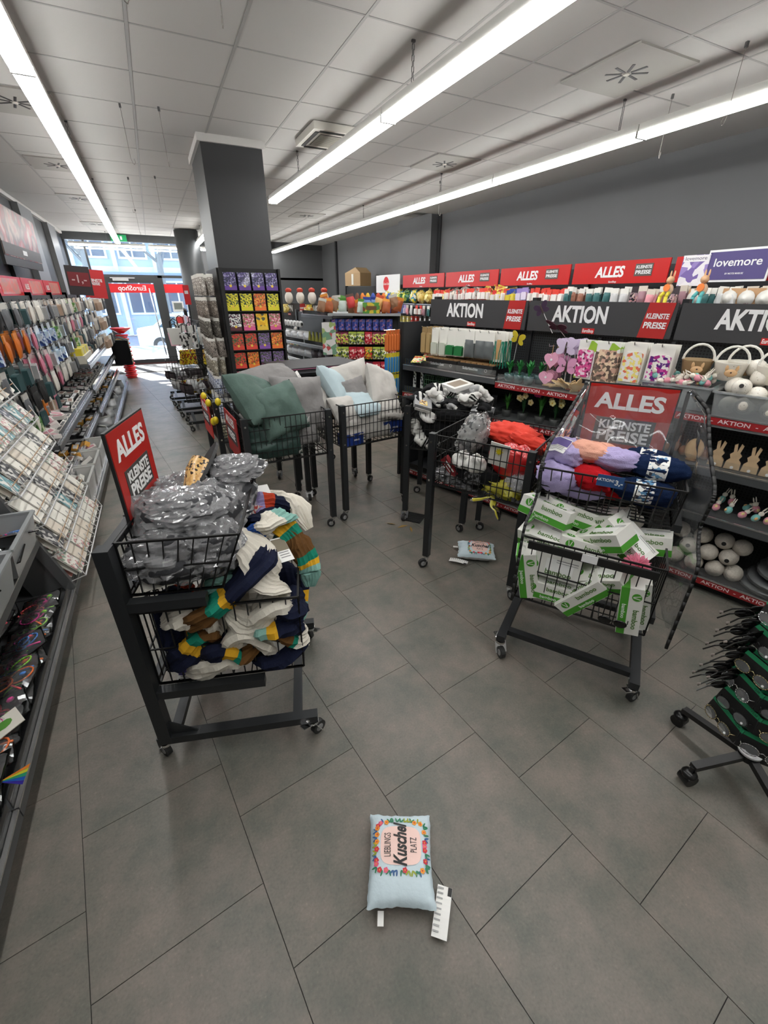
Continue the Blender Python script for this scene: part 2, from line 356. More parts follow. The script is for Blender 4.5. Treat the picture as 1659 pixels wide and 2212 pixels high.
# ---------------------------------------------------------------- ceiling fittings
LM = M('lamp_diffuser', (1,1,.985), .5, emit=LAMP); LB = C(215,214,208)
def lamp_build(n=1.5):
    t = thing('strip_lamp', 'white strip lamp', 'ceiling lamp')
    h = n/2-.004
    b = MB(); b.b2((-.045, -h, .034), (.045, h, .075), LB); b.obj('housing', t)
    b = MB(); b.prism([(-.048,.032),(-.048,.008),(-.038,0),(.038,0),(.048,.008),(.048,.032)], 2*h-.008, LM, Matrix.Rotation(PI/2,3,'X')); b.obj('diffuser', t)
    for y in (-h, h-.004): MB().b2((-.05, y, -.001), (.05, y+.004, .036), LB).obj('end_cap', t)
    return t
LK = Kit(lamp_build)
def lamp_row(x0, y0, x1, n, where):
    for i in range(n):
        y = y0+1.5*i+.75; x = x0+(x1-x0)*(y-y0)/12
        LK.put((x, y, 2.59), -math.atan2(x1-x0, 12), 'white strip lamp, %s one in the %s' % (ORD[i], where), 'strip lamps, '+where)
lamp_row(-.31, -1.2, -.42, 9, 'row over the door aisle')
lamp_row(1.56, -1.4, 1.46, 5, 'row ending beside the pillar')
lamp_row(3.22, -1.9, 3.12, 10, 'row along the grey wall')
LK.put((1.13, 12.0, 2.59), 0, 'short strip lamp beside the round pillar'); LK.put((1.13, 10.4, 2.59), 0, 'strip lamp behind the square pillar near the shop front')
for x in (-.65, .9): LK.put((x, 12.75, 2.56), PI/2, 'strip lamp hung crosswise before the shop window, %s half' % ('door side' if x < 0 else 'pillar side'))
def chain_build():
    t = thing('lamp_chain', 'thin steel chain', 'chain'); b = MB()
    n = 9
    for i in range(n):
        z = .20*i/n; w = .006; d = Vector((1,0,0)) if i % 2 else Vector((0,1,0))
        for s in (-1, 1): b.bar(Vector((0,0,z))+d*w*s, Vector((0,0,z+.024))+d*w*s, .003, C(90, rough=.4))
    b.obj('links', t, kind='stuff'); MB().box((0,0,.20), (.02,.012,.03), C(70)).obj('hook', t); return t
CK = Kit(chain_build)
for i, (x, y, l) in enumerate([(1.51,2.774,'over the socks cart'),(3.19,2.80,'over the plain wall shelves'),(1.50,4.99,'by the square pillar'),(3.17,5.09,'beyond the star air outlet'),(3.16,7.26,'by the wall pilaster'),
        (-.34,5.04,'over the left aisle'),(-.36,7.17,'farther along the left aisle'),(-.33,2.7,'at the near end of the left aisle'),(3.15,9.4,'in the far corner'),(-.38,9.4,'far down the left aisle'),(1.13,12.4,'beside the round pillar'),(1.13,10.8,'behind the square pillar'),(1.13,11.6,'between two short lamps'),(-.65,12.75,'at the shop window by the door'),(.9,12.75,'at the shop window by the round pillar')]):
    CK.put((x, y, 2.655), 0, 'short steel chain holding a strip lamp %s' % l)
def diff_build():
    t = thing('air_outlet', 'air outlet', 'air outlet'); MB().box((0,0,0), (.5,.56,.012), M('outlet_plate', (.37,.355,.32), .6)).obj('plate', t)
    b = MB()
    for k in range(8): a = k*PI/4+.2; b.box((.075*math.cos(a), .075*math.sin(a), -.0065), (.095, .016, .003), C(22), a)
    b.obj('slots', t); MB().cyl((0,0,-.012), (0,0,-.006), .018, OFFW, 16).obj('boss', t); return t
DK = Kit(diff_build)
for i, (x, y) in enumerate(DIFF):
    DK.put((x, y, CZ-.004), 0, 'square panel with black star air outlet, %s' % ['over the bunny shelves','by the second chain of the wall lamps','far back by the wall','nearest over the left aisle','second over the left aisle','third over the left aisle','close to the shop window'][i])
t = thing('air_conditioner', 'white ceiling cassette air conditioner beside the long strip lamp', 'air conditioner', (AC[0]-.02, AC[1], CZ-.03))
MB().box((0,0,.0), (.46,.52,.05), C(225,222,212)).obj('body', t)
b = MB(); b.box((0,0,-.026), (.28,.30,.004), C(60))
for i in range(13): b.box((0,-.14+.0233*i,-.029), (.28,.008,.004), C(205,200,188))
b.obj('grille', t)
b = MB()
for s in (-1,1): b.box((s*.185,0,-.027), (.03,.40,.006), C(35)); b.box((0,s*.215,-.027), (.34,.03,.006), C(35))
b.obj('louvre', t)
def wire_build():
    t = thing('hanging_wire', 'wire', 'wire'); b = MB(); b.tube([(0,0,0),(0,0,-.30)], .0018, C(120,115,108), 4)
    b.obj('wire', t); b = MB(); b.tube([(0,0,-.30),(.008,0,-.33),(.018,0,-.335),(.026,0,-.32),(.022,0,-.30)], .0018, C(120,115,108), 4); b.obj('hook', t); MB().box((0,0,0), (.014,.014,.03), C(80)).obj('clip', t); return t
WK = Kit(wire_build)
for i, (px, py, l) in enumerate([(.06,4.45,'left of the grid line by the pillar'),(.31,4.4,'right of the grid line by the pillar'),(.02,6.9,'beyond the pillar over the aisle'),(.3,6.7,'beyond the pillar beside the aisle'),(.03,9.3,'far over the door aisle'),(.10,2.2,'near the top edge of the ceiling'),(.42,2.2,'above the middle of the aisle, near'),(3.1,2.0,'from the ceiling over the flower shelf'),(3.4,2.6,'against the grey wall'),(3.35,5.4,'beside the wall pilaster')]):
    WK.put((px, py, CZ-.01), i*1.3, 'thin wire with a hook hanging %s' % l)
t = thing('exit_sign', 'green emergency exit sign above the glass shop door', 'exit sign', (-.42, Y1-.12, 2.76)); MB().box((0,0,0), (.32,.05,.13), C(30,150,90,rough=.4)).obj('sign_box', t)
MB().box((.05,-.028,0), (.04,.004,.07), WHT).prism([(-.11,-.02),(-.06,-.02),(-.06,-.04),(-.03,0),(-.06,.04),(-.06,.02),(-.11,.02)], .004, WHT, Matrix.Rotation(PI/2,3,'X'), (0,-.028,0)).obj('arrow_and_figure', t)
# ---------------------------------------------------------------- carts
def caster(parent, x, y, rz=0, brake=False):
    c = MB(); c.cyl((0,0,.078), (0,0,.09), .022, CHR, 12); c.bar((-.003,-.016,.082), (.022,-.016,.03), .004, CHR, .026, (0,1,0)); c.bar((-.003,.016,.082), (.022,.016,.03), .004, CHR, .026, (0,1,0)); c.box((0,0,.081), (.03,.036,.005), CHR)
    if brake: c.box((-.03,0,.086), (.06,.028,.005), CHR, T=Matrix.Rotation(.35,3,'Y'))
    o = c.obj('caster', parent, loc=(x, y, 0), rz=rz)
    MB().cyl((.022,-.011,.031), (.022,.011,.031), .031, RUBB, 18).cyl((.022,-.0125,.031), (.022,.0125,.031), .017, C(150), 12).obj('wheel', o); return o
def wires(b, p00, p10, p11, p01, nu, nv, r=.0028, m=None):   # wire lattice on a quad, nu uprights, nv rails
    m = m or BLK; P = [Vector(p) for p in (p00, p10, p11, p01)]
    q = lambda u, v: (P[0]*(1-u)+P[1]*u)*(1-v)+(P[3]*(1-u)+P[2]*u)*v
    for i in range(nu+1): b.bar(q(i/nu,0), q(i/nu,1), r*(2 if i in (0,nu) else 1.5), m)
    for j in range(nv+1): b.bar(q(0,j/nv), q(1,j/nv), r*(2.6 if j in (0,nv) else 1.8), m)
def tiered_cart(loc, rz, label, W=.56, D=.56):
    t = thing('display_cart', label, 'cart', loc, rz); p = .045
    for y in (0, W):
        MB().b2((-p/2, y-p/2, .10), (p/2, y+p/2, .97), DARK).obj('post', t)
        b = MB(); b.b2((-.03, y-.02, .095), (D+.02, y+.02, .13), DARK); b.prism([(.02,.13),(.12,.13),(.02,.20)], .006, DARK, Matrix.Rotation(PI/2,3,'X'), (0,y,0)); b.obj('foot_bar', t)
        for x in (.40,): MB().b2((.02, y-.018, .335), (x, y+.018, .37), DARK).b2((.02, y-.018, .735), (.26, y+.018, .77), DARK).obj('basket_arm', t, kind='stuff')
        caster(t, -.01, y, 2.4+y, False); caster(t, D, y, .7+y*3, True)
        MB().cyl((D-.02, y-.022, .113), (D-.02, y+.022, .113), .007, CHR, 8).obj('bolt', t)
    for x in (.03, D-.06): MB().b2((x-.018, .02, .10), (x+.018, W-.02, .128), DARK).obj('cross_bar', t)
    for z in (.36, .76, .95): MB().b2((-.012, .02, z-.015), (.012, W-.02, z+.015), DARK).obj('rear_rail', t)
    for z0, z1, x1, x2, nm in ((.775,.97,.31,.39,'upper_basket'),(.372,.70,.545,.55,'lower_basket')):
        b = MB(); a0, a1 = .025, W-.025; n = 12 if x1 > .4 else 8
        wires(b, (.025,a0,z0), (x1,a0,z0), (x2,a0,z1), (.025,a0,z1), n, 2); wires(b, (.025,a1,z0), (x1,a1,z0), (x2,a1,z1), (.025,a1,z1), n, 2)
        wires(b, (x1,a0,z0), (x1,a1,z0), (x2,a1,z1), (x2,a0,z1), 13, 2); wires(b, (.025,a0,z0), (.025,a1,z0), (.025,a1,z1), (.025,a0,z1), 13, 2)
        wires(b, (.025,a0,z0), (x1,a0,z0), (x1,a1,z0), (.025,a1,z0), 8, 8)
        b.obj(nm, t, kind='stuff')
    return t
def alles_sign(parent, W, H, loc, rot, name='sign'):
    b = MB(); b.box((0,0,0), (W+.012, .010, H+.012), C(30)); b.box((0,-.003,0), (W, .008, H), C(176,34,28,rough=.3)); s = b.obj(name, parent, loc=loc, rot=rot)
    text('ALLES', W*.27, WHT, s, (0, -.0078, H*.27), bold=.035, width=W*.80)
    MB().box((0, -.0075, -H*.13), (W*.70, .002, H*.36), C(62,60,58)).obj('grey_field', s)
    text('KLEINSTE', W*.15, WHT, s, (0, -.009, -H*.05), bold=.03, width=W*.60); text('PREISE', W*.19, WHT, s, (0, -.009, -H*.21), bold=.03, width=W*.60)
    return s
def cartsign(label, origin, rz, lx, ly, z, W, H, faceout=1):
    t = thing('price_sign', label, 'sign', (0,0,0)); m = rowat((origin[0], origin[1], 0), rz); p = m @ Vector((lx, ly, z))
    t.location = p; t.rotation_euler = (0, 0, rz+PI/2)
    alles_sign(t, W, H, (0,0,H/2), (0,0,0), 'board'); return t
C1 = ((-.278, 1.344), math.radians(-16)); CR = ((1.713, 1.539), math.radians(-145.06))
tiered_cart((*C1[0], 0), C1[1], 'dark tiered wire cart full of striped knitted scarves'); tiered_cart((*CR[0], 0), CR[1], 'dark tiered wire cart under a clear cover, full of white and green boxes', W=.595)
# signs stand in the back of the carts; sign faces forward (local +x)
cartsign('tall red ALLES KLEINSTE PREISE sign on the scarf cart', *C1, .019, .335, .955, .33, .31)
cartsign('red ALLES KLEINSTE PREISE sign behind the clear cover of the box cart', *CR, -.022, .30, .945, .36, .335)
# scarves -------------------------------------------------------
def catmull(P, n):
    P = [Vector(p) for p in P]; P = [P[0]*2-P[1]]+P+[P[-1]*2-P[-2]]; out = []
    seg = len(P)-3
    for i in range(n+1):
        t = i/n*seg; k = min(int(t), seg-1); u = t-k; a, b, c, d = P[k:k+4]
        out.append(.5*((2*b)+(c-a)*u+(2*a-5*b+4*c-d)*u*u+(3*b-a-3*c+d)*u**3))
    return out
def tubeskin(b, P, w, h, bands, ribs=14, seed=0, rib=.0045, n=26, tw=0, wob=.25):
    Q = catmull(P, n); N = len(Q); up = Vector((0,0,1)); ns = ribs*2; rows = []
    for i, q in enumerate(Q):
        t = (Q[min(i+1,N-1)]-Q[max(i-1,0)]).normalized(); x = t.cross(up)
        if x.length < .2: x = t.cross(Vector((.3,1,0)))
        x.normalize(); y = x.cross(t); a0 = tw*i/N; x, y = x*math.cos(a0)+y*math.sin(a0), y*math.cos(a0)-x*math.sin(a0)
        e = min(1, .35+3*i/N, .35+3*(N-1-i)/N); k = 1+wob*nz((i*.35, seed, 0))
        rows.append([q+x*math.cos(j*2*PI/ns)*(w*e*k*(1+.22*math.cos(3*j*2*PI/ns+i*.22+seed))+(rib if j%2 else 0))+y*math.sin(j*2*PI/ns)*(h*e*(1+.35*math.cos(3*j*2*PI/ns+i*.22+seed)+wob*nz((i*.5,seed,j*.3)))+(rib if j%2 else 0)) for j in range(ns)])
    o = len(b.v); vs = [v for r in rows for v in r]+[Q[0], Q[-1]]; b.v += [tuple(v) for v in vs]
    tot = sum(l for _, l in bands)
    for i in range(N-1):
        u = (i+.5)/(N-1)*tot; m = bands[-1][0]
        for mm, l in bands:
            if u < l: m = mm; break
            u -= l
        for j in range(ns):
            b.f.append((o+i*ns+j, o+i*ns+(j+1)%ns, o+(i+1)*ns+(j+1)%ns, o+(i+1)*ns+j)); b.mi.append(b.mid(m))
    for j in range(ns):
        b.f.append((o+N*ns, o+(j+1)%ns, o+j)); b.mi.append(b.mid(bands[0][0])); b.f.append((o+N*ns+1, o+(N-1)*ns+j, o+(N-1)*ns+(j+1)%ns)); b.mi.append(b.mid(bands[-1][0]))
    return b
def K(n, c): return M('knit_'+n, c, .95, 0, .2, bump=.4, bscale=350)
KW, KN, KB, KG, KY, KM, KL, KR_, KU = K('white',(.62,.58,.50)), K('navy',(.008,.011,.03)), K('brown',(.13,.06,.018)), K('green',(.01,.20,.13)), K('yellow',(.62,.34,.02)), K('mint',(.20,.38,.33)), K('lilac',(.25,.21,.38)), K('rust',(.45,.05,.02)), K('blue',(.02,.07,.28))
def cloc(c, p): return rowat((c[0][0], c[0][1], 0), c[1]) @ Vector(p)
STRIPE = [(KW,3),(KB,1.6),(KG,.5),(KY,.5),(KN,3)]
TAGM = C(235,234,230)
def paper_tag(parent, p, rot, w=.05, h=.09, band=None, name='tag'):
    b = MB(); b.box((0,0,0), (w,.0012,h), TAGM)
    if band: b.box((0,-.001,h*.2), (w*.96,.001,h*.5), band)
    for k in range(3): b.box((0,-.0012,-h*.12-k*h*.1), (w*.7,.0006,h*.03), C(120))
    return b.obj(name, parent, loc=p, rot=rot)
def scarf(label, pts, w, h, bands, seed=0, cart=C1, tw=0, tagp=None, n=34, ribs=17):
    c = sum((Vector(p) for p in pts), Vector())/len(pts); wc = cloc(cart, c)
    t = thing('scarf', label, 'scarf', wc, cart[1]); b = MB(); tubeskin(b, [Vector(p)-c for p in pts], w, h, bands, ribs, seed, n=n, tw=tw); b.obj('knit', t)
    if tagp: paper_tag(t, Vector(tagp[0])-c, tagp[1], .06, .10, tagp[2])
    return t
PUR = C(70,62,120)
scarf('white ribbed scarf hanging over the front rim beside the picture tag', [(.10,.30,.72),(.26,.22,.86),(.40,.14,.84),(.46,.08,.74),(.50,.13,.66)], .062, .022, [(KW,1)], 1, tagp=((.50,.19,.80),(-.9,.2,.7),C(120,110,90)))
scarf('white, brown, green, yellow and navy scarf draped over the near rim', [(.16,.06,.60),(.22,.03,.66),(.32,.05,.72),(.42,.10,.80),(.44,.22,.82)], .060, .030, [(KB,2.4),(KG,.6),(KY,.6),(KN,3.4)], 2, tw=.6)
scarf('navy scarf looped behind the white one at the basket front', [(.34,.40,.80),(.44,.34,.86),(.54,.28,.80),(.56,.24,.70)], .055, .028, [(KN,3),(KY,.6),(KG,.5),(KB,2)], 3, tw=.5)
scarf('lilac and rust scarf lying on the far side of the pile', [(.30,.50,.76),(.36,.46,.86),(.46,.48,.86),(.54,.50,.80)], .055, .030, [(KL,3),(KR_,.7),(KN,2)], 4)
scarf('thick white scarf end folded over the far corner', [(.34,.56,.80),(.44,.52,.86),(.54,.50,.84),(.60,.44,.74)], .045, .026, [(KN,.4),(KG,.5),(KY,.4),(KW,3)], 5, tagp=((.42,.50,.90),(-1.3,0,.3),None))
scarf('mint scarf with brown band hanging over the front of the lower basket', [(.46,.34,.76),(.54,.28,.80),(.585,.24,.70),(.59,.22,.60)], .042, .026, [(KM,1),(KB,2),(KG,.4),(KY,.4),(KM,1.5)], 6)
scarf('mint scarf loop poking out below the upper basket', [(.22,.16,.66),(.28,.12,.74),(.36,.14,.74),(.42,.20,.70)], .045, .024, [(KM,3),(KB,1)], 7)
scarf('blue and white banded scarf between the mint and lilac ones', [(.36,.30,.80),(.44,.24,.88),(.50,.30,.88),(.48,.38,.82)], .045, .024, [(KU,1.4),(KW,1.2),(KM,1.4),(KL,1)], 8)
r = random.Random(11)
FB = [[(KW,1)],[(KN,2),(KY,.5),(KG,.6),(KB,2)],[(KW,1)],[(KB,2),(KG,.5),(KW,2)],[(KW,1)],[(KN,3),(KR_,.6)],[(KM,1),(KY,.4),(KN,2)]]
FL_ = ['white ribbed','navy, yellow, green and brown','plain white','brown, green and white','cream white','navy and rust','mint, yellow and navy']
low = [((.06,.06,.42),(.14,.05,.50),(.20,.07,.56),(.24,.10,.50),1),((.10,.07,.40),(.20,.05,.42),(.28,.06,.44),(.36,.07,.42),0),((.26,.05,.46),(.33,.05,.55),(.40,.06,.50),(.46,.06,.44),2),((.36,.06,.40),(.44,.05,.42),(.50,.07,.46),(.52,.12,.52),5),
       ((.42,.05,.60),(.48,.06,.54),(.52,.08,.48),(.50,.12,.42),3),((.08,.06,.62),(.16,.06,.66),(.22,.08,.62),(.26,.07,.54),4),((.30,.06,.64),(.38,.05,.60),(.46,.06,.66),(.52,.10,.62),0),((.50,.16,.44),(.52,.24,.52),(.51,.32,.60),(.52,.40,.52),6),
       ((.10,.20,.42),(.22,.28,.44),(.36,.22,.44),(.46,.30,.42),2),((.12,.40,.42),(.26,.44,.46),(.38,.40,.44),(.48,.46,.46),1),((.12,.20,.56),(.24,.30,.58),(.36,.24,.58),(.46,.32,.56),4),((.10,.42,.58),(.24,.46,.60),(.38,.42,.60),(.48,.46,.60),3),((.16,.24,.70),(.26,.34,.70),(.36,.34,.74),(.46,.42,.70),0)]
low += [((.07,.05,.50),(.09,.12,.56),(.08,.20,.60),(.12,.28,.62),5),((.18,.06,.44),(.26,.04,.50),(.32,.05,.46),(.40,.05,.49),1),((.44,.05,.66),(.50,.07,.62),(.52,.14,.60),(.53,.20,.54),5),((.38,.05,.55),(.44,.04,.57),(.50,.06,.56),(.53,.10,.50),6)]
for i, (a, b_, c, d, k) in enumerate(low):
    scarf('%s scarf in the lower basket, %s from the back post' % (FL_[k], ORD[i]), (a, b_, c, d), .058, .038, FB[k], 20+i, tw=r.uniform(-.6,.6), tagp=((a[0]+.02, .035, a[2]-.01), (0,.3,0), PUR) if i == 1 else (((.45,.03,.45),(0,.4,0),None) if i == 3 else None), n=26, ribs=15)
# bags with slippers in the upper basket ------------------------
def crumple(b, c, r, m, seed, amp=.22, n=26, k=16, fr=7):
    n = int(n*1.35); k = int(k*1.35); an = Vector((1+.9*nz((seed,1,2)), 1+.9*nz((seed,5,2)), 2.1))
    def f(u, v):
        a = u*2*PI; z = -math.cos(PI*v); s = math.sin(PI*v); d = Vector((math.cos(a)*s, math.sin(a)*s, z)); e = Vector((d.x*an.x, d.y*an.y, d.z*an.z))
        w_ = e+Vector((nz(e,1.3,seed+1), nz(e,1.3,seed+2), nz(e,1.3,seed+3)))*.7
        q = 1+amp*(abs(nz(w_, fr*.30, seed))*1.9-.35+.8*abs(nz(w_, fr*.62, seed))+.35*nz(d, fr*1.6, seed))
        return Vector((c[0]+d.x*r[0]*q, c[1]+d.y*r[1]*q, c[2]+d.z*r[2]*q))
    return b.grid(f, n, k, m)
BAGF = film('crinkled_film', (.95,.95,.97), .20, .14); DFAB = M('dark_grey_fabric', (.035,.036,.04), .85, bump=.3, bscale=120)
def bag(label, p, r, seed, m=None, cart=C1, tag_=None, film_=None):
    t = thing('plastic_bag', label, 'bag', cloc(cart, p), cart[1])
    b = MB(); crumple(b, (0,0,0), [v*.93 for v in r], m or DFAB, seed+50, .25, 20, 12, 4); b.obj('garment', t, smooth=True)
    b = MB(); crumple(b, (0,0,0.004), r, film_ or BAGF, seed, .22, 44, 28, 4.2); b.obj('film', t)
    return t
for i, (p, r_, l) in enumerate([((.14,.10,.86),(.13,.085,.09),'nearest in the upper basket'),((.27,.13,.87),(.10,.09,.095),'at the slanted near front corner'),((.10,.25,.91),(.12,.10,.12),'beside the red sign'),((.24,.29,.92),(.12,.10,.11),'in the middle of the upper basket'),
        ((.13,.43,.92),(.13,.10,.10),'at the far post'),((.30,.42,.91),(.10,.12,.10),'at the far front corner'),((.19,.20,.99),(.13,.11,.06),'on top of the heap'),((.33,.47,1.02),(.10,.10,.05),'lying highest with the leopard slipper')]):
    bag('crinkled clear bag with a dark slipper, %s' % l, p, r_, i*3+1)
def slipper(label, p, rot, m, sole):
    t = thing('slipper', label, 'slipper', p, rot=rot)
    b = MB(); b.prism([(.13*math.cos(a)*(1), .045*math.sin(a)*(1+.2*math.cos(a))) for a in [i*PI/10 for i in range(20)]], .012, sole); b.obj('sole', t)
    b = MB(); b.grid(lambda u, v: (.13*(1-1.1*v*1.0), .045*math.cos(PI*u)*(1-.1*v), .006+(.05)*math.sin(PI*u)*(.35+.65*min(1,v*1.6))), 12, 8, m); b.obj('upper', t, smooth=True)
    return t
slipper('leopard print slipper with black lining on the bag heap', cloc(C1, (.22,.44,1.05)), (.6,.5,-2.2), printed('leopard_print', [(205,165,100),(40,25,15),(190,145,85),(210,170,110)], 120), BLK)
t = thing('hang_tag', 'red patterned hang tag dangling at the upper basket corner', 'tag', cloc(C1, (.40,.40,.86)), C1[1]+.4, rot=(.2,.5,.5)); MB().box((0,0,0), (.05,.002,.055), printed('pink_text_tag', [(220,90,80),(240,225,220),(225,110,100)], 130)).obj('card', t)
t = thing('cardboard_sheet', 'pale cardboard sheet lying on the floor of the upper basket', 'cardboard', cloc(C1, (.10,.08,.783)), C1[1]+.3); MB().box((0,0,0), (.12,.08,.003), OFFW).obj('sheet', t)
# ---- white and green tissue boxes in the other cart ----
GRN = C(70,150,40); CARD = C(228,227,220)
def tbox():
    t = thing('tissue_box', 'x', 'box'); b = MB(); L, Wd, H = .23, .115, .085
    b.box((0,0,0), (L, Wd, H), CARD); b.box((0,0,-H*.30), (L+.001, Wd+.001, H*.36), GRN); b.box((.03,0,H/2-.0004), (L*.5, Wd*.55, .002), C(238,238,234)); b.obj('carton', t)
    for z, rx, ry in ((H/2+.0012, 0, 1),(0,PI/2,0)):
        loc = (-.075, -.01, z) if ry else (-.075, -Wd/2-.0012, .018)
        MB().cyl((0,0,-.0004), (0,0,.0006), .018, GRN, 16).box((-.004,0,.001), (.003,.028,.0008), CARD, .3).box((.005,0,.001), (.003,.026,.0008), CARD, -.2).obj('leaf_mark', t, loc=loc, rot=(rx,0,0))
    text('bamboo', .034, C(80,120,50), t, (.03, -.03, H/2+.0018), (0,0,0), bold=.01); text('bamboo', .030, C(80,120,50), t, (.035, -Wd/2-.0012, .020), bold=.01)
    text('bamboo', .022, C(230,240,225), t, (.0, -Wd/2-.0016, -.025), bold=.005); MB().box((.06,.03,H/2+.0008), (.09,.004,.001), C(150)).box((.06,.02,H/2+.0008), (.09,.003,.001), C(170)).obj('small_print', t)
    return t
TB = Kit(tbox)
for i, (p, rot, l) in enumerate([((.50,.06,.50),(0,1.35,1.75),'upright in the corner nearest the dark socks cart'),((.49,.17,.44),(0,0,1.6),'low behind the front wires'),((.48,.16,.56),(1.3,0,1.55),'standing with its leaf mark to the front'),((.40,.10,.64),(.3,0,1.3),'sloping above the near corner'),
    ((.36,.08,.755),(-.25,.1,1.3),'topmost at the corner by the piping'),((.30,.17,.74),(-.2,.3,1.9),'second highest behind the topmost'),((.50,.30,.47),(.2,-.9,1.6),'tilted at the middle of the wires'),((.47,.36,.55),(.5,-.5,1.2),'crossing the tilted one'),
    ((.42,.27,.64),(-.2,.15,1.7),'lying flat under the black bar'),((.40,.33,.70),(.25,-.5,1.0),'leaning on the flat one'),((.36,.42,.70),(.15,.6,1.2),'propped over the middle'),((.30,.48,.68),(-.1,-.2,1.5),'flat beside the pink tuft'),
    ((.51,.49,.48),(0,1.45,1.6),'upright at the corner by the glasses stand'),((.46,.52,.48),(0,1.40,1.62),'upright just behind that corner'),((.22,.14,.46),(0,0,1.5),'at the back of the basket bottom'),((.22,.40,.46),(0,0,1.6),'at the back by the far post'),((.20,.22,.58),(.3,.2,1.7),'on the back layer'),((.26,.30,.72),(.1,-.3,1.3),'half hidden under the upper basket')]):
    b_ = TB.put(cloc(CR, p), label='white and green tissue box %s' % l, rot=(Matrix.Rotation(CR[1],4,'Z') @ Matrix.Rotation(rot[2],4,'Z') @ Matrix.Rotation(rot[1],4,'Y') @ Matrix.Rotation(rot[0],4,'X')).to_euler())
t = thing('pompom', 'pink fluffy tuft lying on the white and green boxes', 'pompom', cloc(CR, (.50,.47,.66)))
b = MB(); r = random.Random(3)
for i in range(420):
    d = Vector((r.gauss(0,1), r.gauss(0,1), abs(r.gauss(0,.6)))).normalized(); b.bar(d*.01, d*r.uniform(.04,.058), .0018, C(240,150,175,rough=.9))
b.obj('hairs', t, kind='stuff')
t = thing('sunglasses', 'black sunglasses pushed through the front wires of the box cart', 'sunglasses', cloc(CR, (.575,.44,.42)), CR[1]+PI/2)
b = MB()
for s in (-1,1): b.ell((s*.03,-.012,0), (.026,.006,.019), C(10,rough=.1), 14, 8)
b.obj('lens', t, kind='stuff', smooth=True); MB().bar((-.01,-.012,.004),(.01,-.012,.004),.004,BLK).bar((-.055,-.01,.008),(-.06,.05,.02),.004,BLK).bar((.055,-.01,.008),(.06,.05,.02),.004,BLK).obj('frame', t, kind='stuff')
def ribbed_roll(name, label, cat, p, rz, L, rad, m, band=None, seed=0, cart=CR, tilt=0, flat=.8):
    t = thing(name, label, cat, cloc(cart, p), rot=(0, tilt, cart[1]+rz)); b = MB(); crumple(b, (0,0,0), (L/2, rad*1.05, rad*flat*1.05), m, seed, .15, 30, 18, 5); b.obj('body', t, smooth=True)
    if band:
        MB().grid(lambda u, v: Vector(((v-.5)*L*.30, math.cos(u*2*PI)*rad*1.10, math.sin(u*2*PI)*rad*flat*1.10)), 18, 1, band).obj('paper_band', t)
    return t
def plush(n, c, dots=None): return M('plush_'+n, c, .95, 0, .1, bump=.6, bscale=220) if not dots else printed('plush_'+n, dots, 60, .9, 'vor', 0)
PL = plush('lilac', (.42,.36,.60)); PP = plush('peach', (.75,.38,.28)); PRD = plush('red', (.42,.01,.015)); PNV = plush('navy', (.008,.018,.055))
BAND = printed('band_print', [(235,235,232),(90,140,180),(230,228,222),(60,60,70),(238,238,235)], 70)
for i, a in enumerate([('folded lilac fleece throw with dark dots, topmost near the dark corner',(.18,.10,.99),.3,.24,.07,PL),('peach plush sock folded against the lilac fleece',(.22,.19,1.02),1.2,.20,.055,PP),('second peach plush sock in front of the red sign',(.12,.25,1.00),.9,.16,.045,PP),
    ('red plush sock under the front rim',(.30,.22,.93),.9,.20,.060,PRD),('lilac plush sock in the middle of the rim',(.24,.30,1.01),1.5,.22,.055,PL),('navy ribbed sock with paper band at the back',(.12,.42,1.00),1.5,.20,.050,PNV),('navy ribbed sock with paper band, upper front',(.24,.46,1.00),1.55,.24,.060,PNV),
    ('navy ribbed sock with paper band, lower front',(.29,.43,.91),1.6,.24,.060,PNV),('lilac fleece bulging at the near lower corner',(.28,.08,.90),.8,.20,.075,PL),('lilac fleece under the red sock',(.26,.18,.85),1.4,.22,.05,PL),('dark red sock deep in the basket middle',(.22,.30,.88),1.2,.2,.06,PRD),
    ('navy sock at the basket bottom near the far corner',(.18,.46,.86),1.4,.2,.07,PNV)]):
    o = ribbed_roll('plush_sock' if 'sock' in a[0] else 'fleece_throw', a[0], 'sock' if 'sock' in a[0] else 'throw', a[1], a[2], a[3], a[4], a[5], BAND if 'paper band' in a[0] else None, i*5+2)
    if i == 0: paper_tag(o, (.04,-.055,.05), (-.7,0,.6), .11, .07, C(95,80,140))
for i, (x, y, z) in enumerate([(.12,.24,.66),(.14,.30,.70),(.10,.36,.66),(.16,.38,.72),(.10,.46,.68),(.18,.33,.64),(.13,.42,.73)]):
    tag(MB().ell((0,0,0), (.03,.03,.038), C(228,222,210), 12, 8).obj('foam_egg', loc=cloc(CR,(x,y,z)), smooth=True), 'white foam egg behind the tissue boxes, %s from the dark corner' % ORD[i], 'egg', 'foam eggs in the box cart')
t = thing('price_label', 'blue AKTION label clipped to the upper basket rim', 'label', cloc(CR, (.405,.30,.965)), CR[1]+PI/2); MB().box((0,0,0), (.10,.002,.05), C(40,80,130)).obj('card', t)
text('AKTION!', .017, WHT, t, (-.02,-.0022,.004), bold=.01); text('3,-', .03, WHT, t, (.032,-.0022,-.002), bold=.02)
